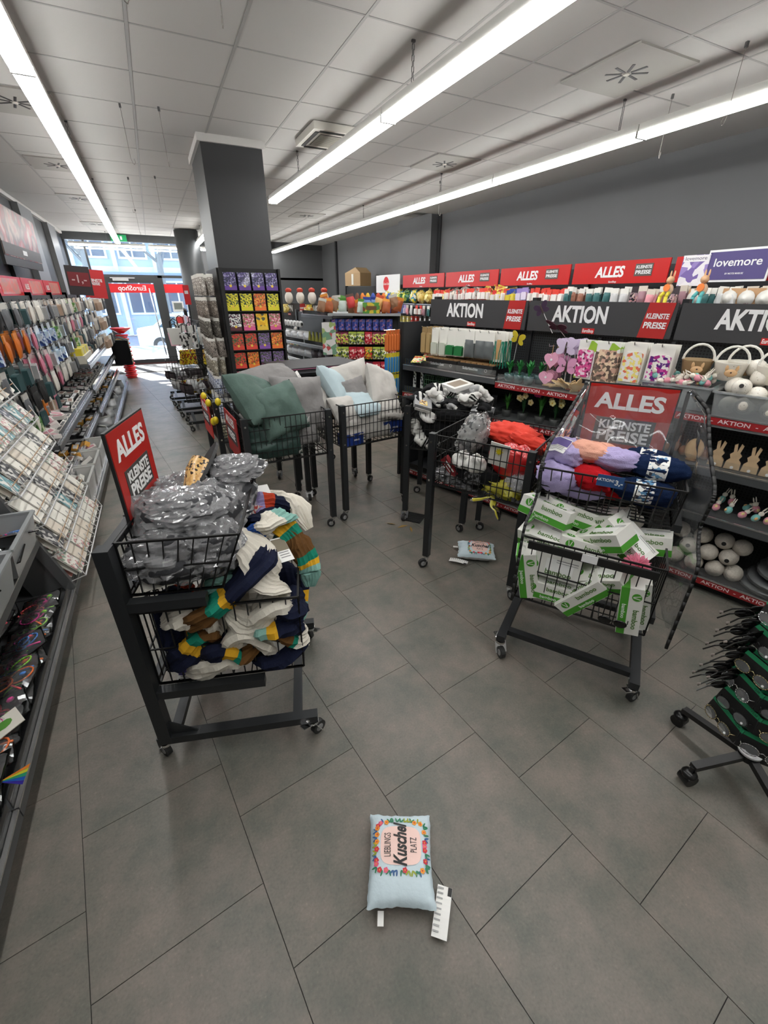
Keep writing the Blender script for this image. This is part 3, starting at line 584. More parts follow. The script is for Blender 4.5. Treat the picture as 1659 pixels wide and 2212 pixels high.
# the clear cover with black piping
def cover():
    t = thing('plastic_cover', 'clear plastic cover with black piping hanging on the box cart', 'cover', (*CR[0], 0), CR[1]); W = .595
    prof = [(-.03,1.28),(.10,1.20),(.22,1.11),(.40,1.01),(.44,.97),(.41,.85),(.50,.80),(.60,.77),(.61,.60),(.61,.39)]
    CF = film('cover_film', (.86,.88,.89), .07, .07)
    yl = lambda x: .10-.07*min(1, max(0, x/.3)); yr = lambda x: .52+.07*min(1, max(0, (x+.03)/.1))+.05*min(1, max(0, (x-.1)/.3))
    Q = catmull([(a_, 0, c_) for a_, c_ in prof], 40)
    for yy, sg in ((yl,-1),(yr,1)):
        def f(u, v, yy=yy, sg=sg):
            q = Q[int(round(u*40))]; bk = Vector((-.05, 0, 1.28-u*.88)); p = bk.lerp(q, v)
            return Vector((p.x, yy(p.x)+.018*nz((u*5,v*4,sg))+.012*nz((u*15,v*11,sg)), p.z))
        MB().grid(f, 40, 12, CF).obj('side_film', t, smooth=True)
        e = MB(); E_ = [Vector((q.x, yy(q.x)+sg*.004, q.z)) for q in Q]
        for a_, c_ in zip(E_, E_[1:]): e.bar(a_, c_, .011, BLK)
        e.obj('piping', t, smooth=True)
    def g(u, v):
        x = -.06+.13*v; z = 1.30-.22*v
        return Vector((x-.02+.008*nz((u*6,v*5,3)), .10+u*.42, 1.28-.30*v+.012*nz((u*7,v*6,1))))
    MB().grid(g, 30, 14, CF).obj('top_film', t, smooth=True)
    def g2(u, v): return Vector((.06+.02*nz((u*8,v*5,9)), .09+u*.44, 1.28-.34*v+.01*nz((u*7,v*6,4))))
    MB().grid(g2, 30, 16, CF).obj('front_film', t, smooth=True)
    for y in (.10, .51):
        e = MB(); e.bar((.0,y,1.28),(.07,y,.96),.014,BLK); e.obj('piping', t)
    MB().box((.575, W/2, .68), (.012, W-.10, .035), BLK).obj('hook_band', t); MB().box((.583, W/2, .685), (.003, .06, .035), WHT).obj('label', t)
cover()
# ---- table height wire carts --------------------------------
def table_cart(label, x, y, rz, W=.58, D=.56, zb=.61, zt=.93, p=.04):
    t = thing('wire_cart', label, 'cart', (x, y, 0), rz)
    for i, (a, b_) in enumerate(((0,0),(W,0),(W,D),(0,D))):
        MB().b2((a-p/2, b_-p/2, .088), (a+p/2, b_+p/2, zt), DARK).obj('leg', t); caster(t, a, b_, i*1.7+x*3)
    b = MB(); e = .02
    for q in (((e,0),(W-e,0)),((W,e),(W,D-e)),((W-e,D),(e,D)),((0,D-e),(0,e))):
        (a0,b0),(a1,b1) = q; wires(b, (a0,b0,zb), (a1,b1,zb), (a1,b1,zt-.01), (a0,b0,zt-.01), 15, 4, .0026)
    wires(b, (e,e,zb), (W-e,e,zb), (W-e,D-e,zb), (e,D-e,zb), 12, 6, .0026)
    b.obj('wire_basket', t, kind='stuff')
    for a, b_ in ((0,-p/2),(W,-p/2)): MB().cyl((a,b_-.004,zt-.05),(a,b_,zt-.05),.007,CHR,8).cyl((a,b_-.004,zb+.03),(a,b_,zb+.03),.007,CHR,8).obj('bolt', t, kind='stuff')
    return t
T2 = ((.376,2.84), math.radians(3)); T3 = ((1.084,2.93), math.radians(8.8)); T4 = ((1.518,2.724), math.radians(-42)); T5 = ((1.323,2.065), math.radians(-60)); T6 = ((.27,3.44), math.radians(4)); T7 = ((.93,3.72), math.radians(6))
table_cart('dark wire cart on casters holding green and grey cushions', *T2[0], T2[1]); table_cart('dark wire cart on casters holding pale printed cushions', *T3[0], T3[1]); table_cart('dark wire cart holding black and white sock packs', *T4[0], T4[1])
table_cart('dark wire cart holding a red bag and a yellow bag', *T5[0], T5[1]); table_cart('dark wire cart with yellow plastic eggs on its rim', *T6[0], T6[1]); table_cart('dark wire cart carrying flat boxed canvas prints', *T7[0], T7[1])
def side_sign(label, c, y, W, H, z, m1=None):
    t = thing('price_sign', label, 'sign', cloc(c, (-.035, y, z))); t.rotation_euler = (0, 0, c[1]-PI/2)
    b = MB(); b.box((0,0,0), (W,.008,H), m1 or C(160,35,35)); b.obj('board', t); MB().box((0,-.005,-.0), (W*.8,.002,H*.32), C(60)).obj('grey_field', t)
    text('PREISE', W*.18, WHT, t, (0,-.0065,0), bold=.02, width=W*.6); text('ALLES', W*.2, WHT, t, (0,-.0065,H*.32), bold=.02, width=W*.7); return t
side_sign('red sign hung on the side of the green cushion cart', T2, .28, .40, .30, .76); side_sign('red and white sign hung on the side of the egg cart', T6, .28, .34, .28, .76, C(205,60,55))
for i, (x, y, z) in enumerate([(.02,-.02,.93),(-.03,.12,.90),(-.03,.02,.78),(-.02,-.03,.80),(-.03,.30,.92)]):
    tag(MB().ell((0,0,0), (.022,.022,.030), C(232,205,40,rough=.35), 12, 8).cyl((0,0,.028),(0,0,.05),.002,WHT,4).obj('plastic_egg', loc=cloc(T6,(x,y,z)), smooth=True), 'yellow plastic egg hanging on the cart rim, %s from the cushion cart' % ORD[i], 'egg')
# cushions
def cushion(name, label, p, rot, w, h, t_, m, seed=0, m2=None, nv=26, wr=.06, tagged=True, quilt=0):
    t = thing(name, label, 'cushion', p, rot=rot); b = MB()
    def side(sg):
        def f(u, v):
            a, c = 2*u-1, 2*v-1; e = max(0, (1-abs(a)**2.6))*max(0, (1-abs(c)**2.6)); cr = .035*(a*c)**6; k = 1-.09*(1-abs(c)**2)*abs(a)**3-cr; l = 1-.09*(1-abs(a)**2)*abs(c)**3-cr
            z = sg*t_/2*e**.46*(1+wr*5*nz((a*1.5,c*1.5,seed))-wr*2.4*abs(nz((a*3.2,c*3.2,seed+4)))-wr*2*abs(nz((a*1.2+c*5,c*1.5-a,seed+6)))*(abs(a)+abs(c))*.6)+(wr*.05*t_*6)*nz((a*7,c*7,seed+sg))*e**.3
            if quilt: z *= .86+.14*abs(math.sin(c*PI*quilt/2))**.5
            return Vector((a*w/2*k+.006*nz((c*5,seed,1)), c*h/2*l+.006*nz((a*5,seed,2)), z))
        return f
    b.grid(side(1), nv, nv, m); b.grid(lambda u, v: side(-1)(1-u, v), nv, nv, m2 or m); o = b.obj('cover', t, smooth=True)
    if tagged: paper_tag(t, (w*.40, -h*.36, t_*.3), (-.6,0,.5), .030, .055, None, 'label')
    return t
VG = M('green_velvet', (.080,.128,.108), .75, 0, .3, bump=.5, bscale=70, var=.15, vscale=8); VG2 = M('deep_green_satin', (.030,.062,.052), .5, 0, .4, bump=.4, bscale=50); VGR = M('grey_velvet', (.20,.19,.185), .8, bump=.6, bscale=60, var=.12, vscale=9)
CW = M('cream_cushion', (.50,.475,.44), .85, bump=.4, bscale=60); CB = M('pale_blue_cushion', (.42,.52,.55), .85, bump=.3, bscale=60)
def cu(cart, p, e, *a, **k):
    R = Matrix.Rotation(cart[1],4,'Z') @ Matrix.Rotation(e[2],4,'Z') @ Matrix.Rotation(e[0],4,'X') @ Matrix.Rotation(e[1],4,'Y')
    return cushion('cushion', k.pop('label'), cloc(cart, p), R.to_euler(), *a, **k)
cu(T2, (.20,.10,.735), (1.45,0,.05), .42,.27,.20, VG2, 1, label='deep green quilted cushion pressed upright against the near wires', quilt=3)
cu(T2, (.15,.22,.99), (.85,.35,.45), .42,.40,.21, VG, 2, label='large green velvet cushion leaning at the top corner by the red sign')
cu(T2, (.27,.12,.93), (1.1,-.3,.55), .37,.37,.19, VG, 3, label='green velvet cushion with a white hang label over the near rim')
cu(T2, (.45,.24,.93), (1.15,.2,-.2), .40,.42,.24, VGR, 4, label='big grey plush cushion at the near right corner of the green cushion cart')
cu(T2, (.30,.50,1.06), (.25,-.15,.2), .50,.36,.19, VGR, 5, label='grey velvet cushion lying highest behind the green ones')
cu(T2, (.30,.40,.80), (.2,0,.2), .44,.36,.16, VGR, 6, label='grey cushion deep in the green cushion cart', tagged=False)
cu(T2, (.46,.12,.74), (1.3,.1,.1), .18,.16,.10, VGR, 7, label='small grey cushion beside the quilted green one', tagged=False)
cu(T3, (.14,.08,.74), (1.35,.1,.1), .26,.22,.13, CW, 11, label='cream cushion against the near left wires of the pale cushion cart')
cu(T3, (.36,.08,.74), (1.35,0,-.1), .26,.26,.13, CW, 12, label='cream cushion with dark handwriting at the near wires');
cu(T3, (.14,.36,.99), (.9,.5,.4), .36,.34,.17, CB, 13, label='pale blue cushion with small flowers leaning at the back left')
cu(T3, (.30,.40,1.00), (1.1,-.6,.1), .36,.34,.17, CW, 14, label='cream cushion arching over the back of the pale cushion cart')
cu(T3, (.24,.24,.95), (1.0,-.4,.2), .26,.24,.10, VGR, 15, label='grey lettered cushion in the middle of the pale cushion cart')
cu(T3, (.30,.14,.88), (.5,.1,.1), .34,.28,.11, CB, 16, label='pale blue cushion with pink flowers lying on the near rim')
cu(T3, (.50,.22,.96), (1.0,.75,-.3), .36,.36,.18, CW, 17, label='cream cushion with a sharp raised corner at the right rim')
cu(T3, (.02,.32,.93), (1.0,.2,.5), .24,.24,.08, CW, 18, label='white cushion corner poking over the left rim')
cu(T3, (.46,.06,.83), (.9,.3,-.3), .24,.18,.10, CW, 19, label='small cream cushion squeezed below the right rim')
cu(T3, (.10,.12,.86), (.9,.1,.2), .28,.24,.12, CW, 20, label='cream cushion over the near left corner')
cu(T3, (.40,.30,.80), (.2,0,.2), .40,.36,.14, CW, 22, label='cream cushion deep in the pale cushion cart', tagged=False)
NB = C(28,52,120,rough=.4)
for i, (p, rz, l) in enumerate([((.10,.06,.655),.1,'under the cream cushion'),((.47,.06,.70),-.1,'beneath the small cream cushion')]):
    t = thing('carton', 'dark blue carton with white print %s' % l, 'box', cloc(T3, p), T3[1]+rz); MB().box((0,0,0), (.17,.10,.09), NB).obj('body', t); text('HOME', .018, WHT, t, (.02,-.052,-.005), bold=.01)
def handwriting(s, size, m, cart, p, e):
    t = thing('printed_patch', 'dark handwritten word printed on the cream cushion', 'print', cloc(cart, p), rot=(e[0], e[1], cart[1]+e[2])); text(s, size, m, t, (0,0,0), (0,0,0), bold=.01, shear=.4)
for i in range(6):
    t = thing('boxed_canvas', 'flat black boxed canvas print, %s from the top of the stack' % ORD[i], 'picture', cloc(T7, (.29+.03*math.sin(i*2), .18+.02*math.cos(i*3), 1.085-i*.024)), T7[1]+.05*math.sin(i*5), group='boxed canvas prints'); b = MB(); b.box((0,0,0), (.78,.52,.020), C(26,24,28)); b.box((0,-.002,.0), (.781,.52,.006), [C(150,80,110),C(90,90,95),C(60)][i%3]); b.obj('box', t)
    if i == 2: text('DECO PRINT', .020, C(200), t, (0,-.263,0), bold=.01)
t = thing('carton', 'plain brown carton under the canvas prints', 'box', cloc(T7, (.29,.24,.78)), T7[1]); MB().box((0,0,0), (.5,.44,.33), C(120,95,70)).obj('body', t)
# the two small printed cushions on the floor
def art(t, w, h, z):
    PK = C(240,205,195)
    def zz(x, y): a, c = 2*x/w, 2*y/h; e = max(0, 1-abs(a)**2.6)*max(0, 1-abs(c)**2.6); return z*e**.46
    def disc(x, y, rx, ry, m, rz=0, dz=0):
        c, s = math.cos(rz), math.sin(rz); P = [(x+c*rx*math.cos(a)-s*ry*math.sin(a), y+s*rx*math.cos(a)+c*ry*math.sin(a)) for a in [i*PI/6 for i in range(12)]]
        b.add([(p, q, zz(p,q)+.0018+dz) for p, q in P], [tuple(range(12))], m)
    OY = .075*h; X, Y = w*.305, h*.205; b = MB()
    def pf(u, v):
        x, y = (2*u-1), (2*v-1); q = (abs(x)**4+abs(y)**4)**.25; m_ = max(abs(x), abs(y)); s = m_/q if q else 1; x, y = x*s*X, y*s*Y+OY; return Vector((x, y, zz(x,y)+.0015))
    b.grid(pf, 22, 22, PK); b.obj('pink_patch', t, smooth=True)
    b = MB(); GR = C(40,120,85); BL = C(50,90,140); OR = C(235,150,40); PI_ = C(230,95,130); RD = C(200,40,60); YG = C(150,160,50); r = random.Random(5)
    for k2 in range(52):
        a = k2/52*2*PI; px, py = (X+.012)*max(-1,min(1,1.3*math.cos(a))), OY+(Y+.013)*max(-1,min(1,1.3*math.sin(a)))
        m = r.choice([GR,GR,BL,OR,PI_,RD,YG,GR,BL]) if abs(py-OY) < Y*1.25 or r.random() < .6 else None
        if m is None: continue
        if m in (OR, PI_, RD):
            for q in range(5): disc(px+.0045*math.cos(q*1.257), py+.0045*math.sin(q*1.257), .0036, .0036, m)
            disc(px, py, .0022, .0022, OR if m != OR else RD, 0, .0005)
        else:
            aa = math.atan2(py-OY, px)+r.uniform(-.5,.5)
            for q in (-.5,.5): disc(px+.008*math.cos(aa+q), py+.008*math.sin(aa+q), .008, .0026, m, aa+q)
    b.obj('flower_print', t, kind='stuff')
    for s, sz, dx, bd, sh, ln in (('LIEBLINGS', .030, -.195, 0, 0, .25),('Kuschel', .058, .0, .03, .35, .47),('PLATZ', .030, .195, 0, 0, .157)):
        o = text(s, sz*w/.215, BLK, t, (0,0,0), (0,0,0), bold=bd, shear=sh, width=ln*h, ext=0)
        bm = bmesh.new(); bm.from_mesh(o.data)
        bmesh.ops.subdivide_edges(bm, edges=[e_ for e_ in bm.edges if e_.calc_length() > .004], cuts=2); bmesh.ops.triangulate(bm, faces=bm.faces)
        for v in bm.verts: x, y = dx*w-v.co.y, OY+v.co.x; v.co = (x, y, zz(x, y)+.0028)
        me = bpy.data.meshes.new('lettering'); bm.to_mesh(me); me.materials.append(BLK); o.data = me
def small_cushion(label, p, rz, seed):
    t = cushion('cushion', label, p, (0,0,rz), .212, .268, .080, M('pale_blue_print', (.58,.69,.74), .85, bump=.25, bscale=90), seed, M('white_back', (.6,.6,.6), .8), nv=30, wr=0, tagged=False)
    art(t, .212, .268, .040); b = MB(); b.grid(lambda u, v: Vector(((u-.5)*.045, (v-.5)*.125, .006*math.sin(v*3)+.006)), 3, 8, TAGM)
    lb = b.obj('care_label', t, loc=(.122,-.120,-.030), rz=-.25)
    b = MB(); 
    for k in range(9): b.box((-.012, -.05+.013*k, .0105+.002*math.sin(k/3)), (.018,.004,.0006), C(165))
    b.box((.016,.05,.0095), (.012,.022,.0008), BLK); b.obj('small_print', lb, kind='stuff'); MB().box((0,0,0), (.018,.035,.002), TAGM).obj('brand_tab', t, loc=(-.06,-.142,-.02)); return t
small_cushion('pale blue Lieblings Kuschel Platz cushion lying alone on the open floor', (.368, .622, .041), math.radians(-27), 31)
small_cushion('pale blue Kuschel Platz cushion on the floor beneath the carts', (1.712, 2.03, .041), math.radians(-27-90-8), 33)
# ---------------------------------------------------------------- shelving
def dots(key, a, b_, scale=55, th=.30):
    m = bpy.data.materials.new(key); m.use_nodes = True; nt = m.node_tree; N = nt.nodes; L = nt.links; b = N['Principled BSDF']; b.inputs['Roughness'].default_value = .5
    tc = N.new('ShaderNodeTexCoord'); v = N.new('ShaderNodeTexVoronoi'); v.inputs['Scale'].default_value = scale; v.inputs['Randomness'].default_value = 0
    r = N.new('ShaderNodeValToRGB'); r.color_ramp.interpolation = 'CONSTANT'; e = r.color_ramp.elements; e[0].color = (*b_,1); e[1].position = th; e[1].color = (*a,1)
    L.new(tc.outputs['Object'], v.inputs['Vector']); L.new(v.outputs['Distance'], r.inputs[0]); L.new(r.outputs[0], b.inputs['Base Color']); return m
def speck(key, base, dot, scale, th, rough):
    if key in MC: return MC[key]
    m = dots(key, base, dot, scale, th); MC[key] = m
    for n in m.node_tree.nodes:
        if n.type == 'TEX_VORONOI': n.inputs['Randomness'].default_value = 1
        if n.type == 'BSDF_PRINCIPLED': n.inputs['Roughness'].default_value = rough
    return m
PERF = dots('perforated_panel', (.03,.032,.035), (.002,.002,.002)); ACR = film('acrylic_lip', (.95,.97,.97), .025, .05)
STRIPM = C(150,32,36, rough=.4)
class Frame:
    def __init__(s, o, rz): s.o = o; s.rz = rz; s.m = rowat(o, rz)
    def __call__(s, *p): return s.m @ Vector(p)
GF = Frame((2.711,1.156,0), -1.2702)
def shelf_unit(F, x0, x1, shelves, label, top=1.60, depth=.42, back=PERF, metal=None, kick=True, strip='AKTION', lip=True, name='shelf_unit', base=.10):
    metal = metal or GREY; t = thing(name, label, 'shelf', F((x0+x1)/2, 0, 0), F.rz); h = (x1-x0)/2
    MB().b2((-h, depth, .02), (h, depth+.02, top), back).obj('back_panel', t)
    for x in (-h, h): MB().b2((x-.018, depth-.02, 0), (x+.018, depth+.045, top+.03), M('upright_metal', (.03,.032,.034), .4, .3)).obj('upright', t)
    if kick: MB().b2((-h, .04, 0), (h, .06, base-.02), C(18)).obj('kick_plate', t); shelves = [(base, 0, strip == 'AKTION')]+list(shelves)
    for z, y, s in shelves:
        o = MB().b2((-h+.005, y, z-.03), (h-.005, depth, z), metal).obj('shelf', t)
        b = MB(); b.b2((-h+.003, y-.012, z-.045), (h-.003, y-.002, z-.002), STRIPM if s else M('price_rail', (.10,.105,.11), .3, .4)); b.b2((-h+.003, y-.014, z-.004), (h-.003, y-.0, z+.004), M('rail_edge', (.6,.6,.6), .25, .9)); b.obj('price_rail', o)
        if lip: MB().b2((-h+.01, y+.002, z), (h-.01, y+.005, z+.055), ACR).obj('front_lip', o)
        if s: text('AKTION  -  AKTION  -  AKTION  -  AKTION  -  AKTION', .030, C(225,205,205), o, (0, y-.0135, z-.024), bold=.012, width=(x1-x0)*.94)
    return t
SECT = [(-2.57,-1.58,[(.84,0,True),(1.08,0,False)],'end nearest the pillar, with garden goods'),(-1.58,-.57,[(.50,0,False),(.79,0,True),(1.06,0,True)],'middle, with potted plants and wooden hearts'),
        (-.57,.43,[(.49,0,False),(.77,0,False),(1.06,0,True)],'section with Easter eggs and bunnies'),(.43,1.43,[(.49,0,False),(.77,0,False),(1.06,0,True)],'section behind the glasses stand')]
for x0, x1, sh, l in SECT: shelf_unit(GF, x0, x1, sh, 'dark promotional shelf unit, %s' % l)
def aktion_board(F, x0, x1, y, z0, z1, label, flip=1):
    t = thing('promotion_sign', label, 'sign', F((x0+x1)/2, y, (z0+z1)/2), F.rz); w = x1-x0; h = z1-z0
    MB().box((0,0,0), (w-.02, .012, h), C(60,60,62,rough=.4)).obj('board', t)
    MB().prism([(w*.30,-h/2),(w*.455,-h/2),(w*.475,h/2),(w*.33,h/2)], .003, C(178,36,34,rough=.4), Matrix.Rotation(PI/2,3,'X'), (0,-.008,0)).obj('red_field', t)
    text('AKTION', h*.70, WHT, t, (-.10*w, -.0085, .015), bold=.035, width=w*.385); text('KLEINSTE', h*.2, WHT, t, (w*.39, -.0115, h*.12), bold=.03, width=w*.13, shear=.1); text('PREISE', h*.24, WHT, t, (w*.385, -.0115, -h*.14), bold=.03, width=w*.13, shear=.1)
    MB().box((-.02*w,-.008,-h*.40), (w*.085,.003,h*.17), RED).obj('red_tab', t); text('EuroShop', h*.15, WHT, t, (-.02*w,-.0105,-h*.40), bold=.02, width=w*.075); return t
for x0, x1, sh, l in SECT: aktion_board(GF, x0, x1, .33, 1.405, 1.61, 'dark AKTION board above the shelf %s' % l)
# far side of the same gondola
def back_unit(x0, x1, l): 
    t = thing('shelf_unit', l, 'shelf', GF((x0+x1)/2, 0, 0), GF.rz); h = (x1-x0)/2
    for z in (.1,.5,.85,1.2): MB().b2((-h,.47,z-.03),(h,.86,z),GREY).obj('shelf', t)
    MB().b2((-h,.44,0),(h,.462,1.58),DARK).obj('back_panel', t)
back_unit(-2.57, 1.43, 'rear side of the promotional shelves facing the grey wall')
t = thing('mesh_side', 'dark mesh side panel at the left end of the promotional shelves', 'panel', GF(-2.60, .2, 0), GF.rz)
MB().b2((-.006,-.20,.0),(.006,.25,1.43),PERF).obj('mesh', t); MB().b2((-.012,-.215,0),(.012,-.19,1.43),DARK).obj('edge', t)
# --- packets
CLB = film('blister_film', (.92,.94,.95), .07, .1)
def pack(w, h, d, card, body, frac=.62, blister=False, name='blister_pack', cat='packet', hole=True):
    def build():
        t = thing(name, 'x', cat)                      # origin at the hook hole; pack faces -y
        MB().b2((-w/2, -.001, -h+.012), (w/2, .001, .012), card).obj('card', t)
        b = MB(); b.prism([(-w*.42,-h*frac-.0),(-w*.42,-.0),(w*.42,-.0),(w*.42,-h*frac)] if 0 else [(-w*.42,-h*.94+.012),(w*.42,-h*.94+.012),(w*.42,-h*(1-frac)),(w*.30,-h*(1-frac)+.01),(-w*.30,-h*(1-frac)+.01),(-w*.42,-h*(1-frac))], d, body, Matrix.Rotation(PI/2,3,'X'), (0,-d/2-.001,0)); b.obj('content', t)
        return t
    return build
def soft(w, h, d, head, body, name='bag', cat='bag', hfrac=.2, clear=False):   # pillow bag with header card
    def build():
        t = thing(name, 'x', cat); sd_ = rnd.random()*9
        def f(sg): return lambda u, v: Vector(((u-.5)*w*(1+.04*nz((v*6,sd_,1))), sg*(d/2)*(math.sin(PI*min(1,max(0,u)))**.5)*(math.sin(PI*min(1,v*.95+.05))**.45)*(1+.5*nz((u*4,v*4,sd_+sg)))-d/2, -h*hfrac*.7-(h*(1-hfrac*.7)-.012)*v))
        b = MB(); b.grid(f(-1), 8, 10, body); b.grid(lambda u, v: f(1)(1-u, v), 8, 10, body); b.obj('content', t, smooth=True)
        MB().b2((-w/2, -d*.5-.004, -h*hfrac), (w/2, -d*.5+.004, .012), head).obj('header', t); return t
    return build
def hook(F, x, y0, y1, z, parent=None): pass
HK = Kit(lambda: (lambda t: (MB().bar((0,.0,0),(0,-.19,.0),.005,CHR).bar((0,-.19,0),(0,-.20,.015),.005,CHR).obj('prong', t), MB().box((0,.002,0),(.02,.006,.03),DARK).obj('clip', t), t)[-1])(thing('peg_hook','x','hook')))
def hang(F, kit, xs, y, z, n, what, where, dy=.028, j=.0, tilt=0, hooks=True, group=None):
    for i, x in enumerate(xs):
        if hooks: HK.put(F(x, y+.16, z+.004), F.rz, 'steel peg hook, %s %s' % (ORD[i], where), 'peg hooks '+where)
        for k in range(n):
            kk = kit[i % len(kit)] if isinstance(kit, list) else kit; wh = what[i % len(what)] if isinstance(what, list) else what
            kk.put(F(x+rnd.uniform(-j,j), y+k*dy, z), 0, '%s, %s hook %s' % (wh, ORD[i], where), (group or wh)[:40]+' '+ORD[i]+' hook '+where, rot=(tilt, 0, F.rz+rnd.uniform(-.14,.14)))
WC = C(232,230,222); KRAFT = C(170,135,90)
# section A pegs: stakes, wire reels, green ties, grey gloves, green cords
hang(GF, Kit(pack(.055,.22,.02,C(150,125,85),C(165,140,95),.8,name='plant_stakes')), [-2.42,-2.36], .10, 1.385, 4, 'bamboo coloured plant stakes', 'of the garden row', .05)
hang(GF, Kit(pack(.075,.22,.016,WC,C(190,195,180),.5,name='wire_reel')), [-2.28,-2.19], .08, 1.385, 4, 'white card with a green wire reel', 'on the garden shelf', .045)
hang(GF, Kit(pack(.085,.21,.03,WC,C(20,110,55),.42,name='garden_tie')), [-2.10,-2.01], .08, 1.385, 4, 'white card wound with green garden tie', 'above the solar lamp trays', .045)
hang(GF, Kit(soft(.10,.20,.04,WC,C(95,100,100),'garden_gloves','gloves',.4)), [-1.90,-1.80,-1.72], .08, 1.385, 4, 'grey garden gloves under a white header', 'right of the green ties', .045)
def cords():
    t = thing('cord_pack', 'x', 'packet'); MB().b2((-.045,-.001,-.20),(.045,.001,.012),WC).obj('card', t); MB().box((0,-.006,-.11),(.03,.01,.14),C(190,150,100)).obj('figure', t)
    b = MB(); r = random.Random(2)
    for i in range(9): x = r.choice((-1,1))*r.uniform(.02,.05); b.tube([(x,-.01,-.05),(x+r.uniform(-.02,.02),-.02,-.13),(x+r.uniform(-.02,.02),-.012,-.20-r.uniform(0,.05))], .003, C(10,120,95), 4)
    b.obj('cords', t, kind='stuff'); return t
hang(GF, Kit(cords), [-1.64], .08, 1.385, 3, 'turquoise cords on white cards', 'left of the yellow butterfly', .05)
def butterfly(m, s=1):
    def build():
        t = thing('butterfly_decoration', 'x', 'decoration'); b = MB()
        for sx in (-1,1):
            for a, r1, r2 in ((.7,.05,.032),(-.5,.038,.028)): b.prism([(sx*(.045+r1*math.cos(q)*math.cos(a)-r2*math.sin(q)*math.sin(a))*s, (.05*math.sin(a)+r1*math.cos(q)*math.sin(a)+r2*math.sin(q)*math.cos(a))*s) for q in ([i*PI/6 for i in range(12)] if sx > 0 else [-i*PI/6 for i in range(12)])], .003, m, Matrix.Rotation(PI/2+sx*.0,3,'X'))
        b.obj('wings', t, kind='stuff'); MB().ell((0,0,0),(.007,.007,.04),C(60,45,40),8,6).obj('body', t, smooth=True); MB().tube([(0,.005,-.02),(0,.03,-.18)],.002,WHT,4).obj('stick', t); return t
    return build
Kit(butterfly(C(200,180,40),.65)).put(GF(-1.50,.10,1.36), rot=(.2,.3,GF.rz), label='yellow butterfly decoration at the seam of two shelf sections'); Kit(butterfly(C(55,32,60),.6)).put(GF(-1.38,.16,1.56), rot=(.1,-.5,GF.rz), label='dark purple butterfly before the AKTION board'); Kit(butterfly(C(85,38,55),.9)).put(GF(-1.22,.12,1.45), rot=(1.0,.2,GF.rz), label='large wine red butterfly over the wooden hearts')
# wooden hearts and butterflies
def heart(m, s=.05):
    def build():
        t = thing('wooden_heart', 'x', 'decoration'); P = [(s*.062*16*math.sin(a)**3*.9, s*.062*(13*math.cos(a)-5*math.cos(2*a)-2*math.cos(3*a)-math.cos(4*a))*.9-.09) for a in [i*2*PI/24 for i in range(24)]]
        MB().prism(P, .006, m, Matrix.Rotation(PI/2,3,'X')).obj('heart', t); MB().tube([(0,0,.01),(0,0,-.05)],.0015,KRAFT,4).obj('string', t); MB().cyl((0,-.006,-.085),(0,-.003,-.085),.008,WHT,10).obj('flower', t); return t
    return build
PKH = C(220,160,185)
hang(GF, [Kit(heart(PKH,.06)), Kit(butterfly(C(205,190,215),.8))], [-1.22,-1.10], .08, 1.33, 5, ['pink wooden heart on a string','pale lilac wooden butterfly'], 'of the wooden hearts', .035, .02)
hang(GF, [Kit(heart(PKH,.06)), Kit(butterfly(C(210,150,185),.8))], [-1.24,-1.10], .08, 1.21, 5, ['pink wooden heart with a tag','mauve wooden butterfly'], 'of the lower heart row', .035, .02)
FLP = printed('floral_pink', [(200,60,130),(235,170,200),(120,30,80),(220,90,150),(240,220,230)], 70)
LIME = printed('lime_header', [(235,235,228),(150,190,60),(232,232,226)], 14)
hang(GF, [Kit(pack(.12,.24,.012,LIME,FLP,.78,name='napkin_pack')), Kit(soft(.15,.34,.03,LIME,printed('felt_flowers',[(120,105,90),(200,160,140),(95,80,72),(225,200,170)],55),'felt_garland','garland',.14))], [-.97,-.83], .08, 1.375, 3, ['lime headed pack with pink floral paper','lime headed bag of felt flowers'], 'right of the hearts', .03)
BUTP = [printed('butterfly_print_%d' % i, c, 60) for i, c in enumerate([[(235,232,225),(230,120,90),(240,225,130),(238,235,230)],[(235,232,225),(170,40,130),(200,80,160),(90,40,120),(236,233,228)],[(235,232,225),(120,90,170),(190,170,210)]])]
hang(GF, [Kit(pack(.13,.24,.01,WC,BUTP[0],.8,name='felt_butterflies')), Kit(pack(.13,.27,.01,WC,BUTP[1],.8,name='felt_butterflies'))], [-.68,-.53], .08, 1.38, 5, ['white card with orange and yellow butterflies','white card with violet butterflies'], 'beside the section seam', .022)
# bunny baskets
def basket(m=None, face=True):
    def build():
        t = thing('bunny_basket', 'x', 'basket'); m_ = m or speck('basket_dots', (.72,.68,.60), (.15,.11,.08), 60, .14, .7)
        MB().lathe([(.045,-.17),(.062,-.165),(.078,-.08),(.080,-.075),(.074,-.08),(.058,-.16)], m_, 18).obj('bowl', t, smooth=True)
        MB().tube([(.075*math.cos(a),0,-.08+.085*math.sin(a)) for a in [i*PI/10 for i in range(11)]], .007, WC, 6).obj('handle', t)
        b = MB(); b.ell((.0,-.072,-.125),(.030,.006,.020),C(205,165,120),12,6); b.ell((-.022,-.070,-.10),(.009,.005,.018),C(205,165,120),8,6); b.ell((.022,-.070,-.10),(.009,.005,.018),C(205,165,120),8,6); b.ell((0,-.078,-.122),(.005,.004,.004),C(50,30,20),8,4); b.obj('bunny_face', t, smooth=True, kind='stuff'); return t
    return build
BK = Kit(basket()); BKB = Kit(basket(C(150,125,90)))
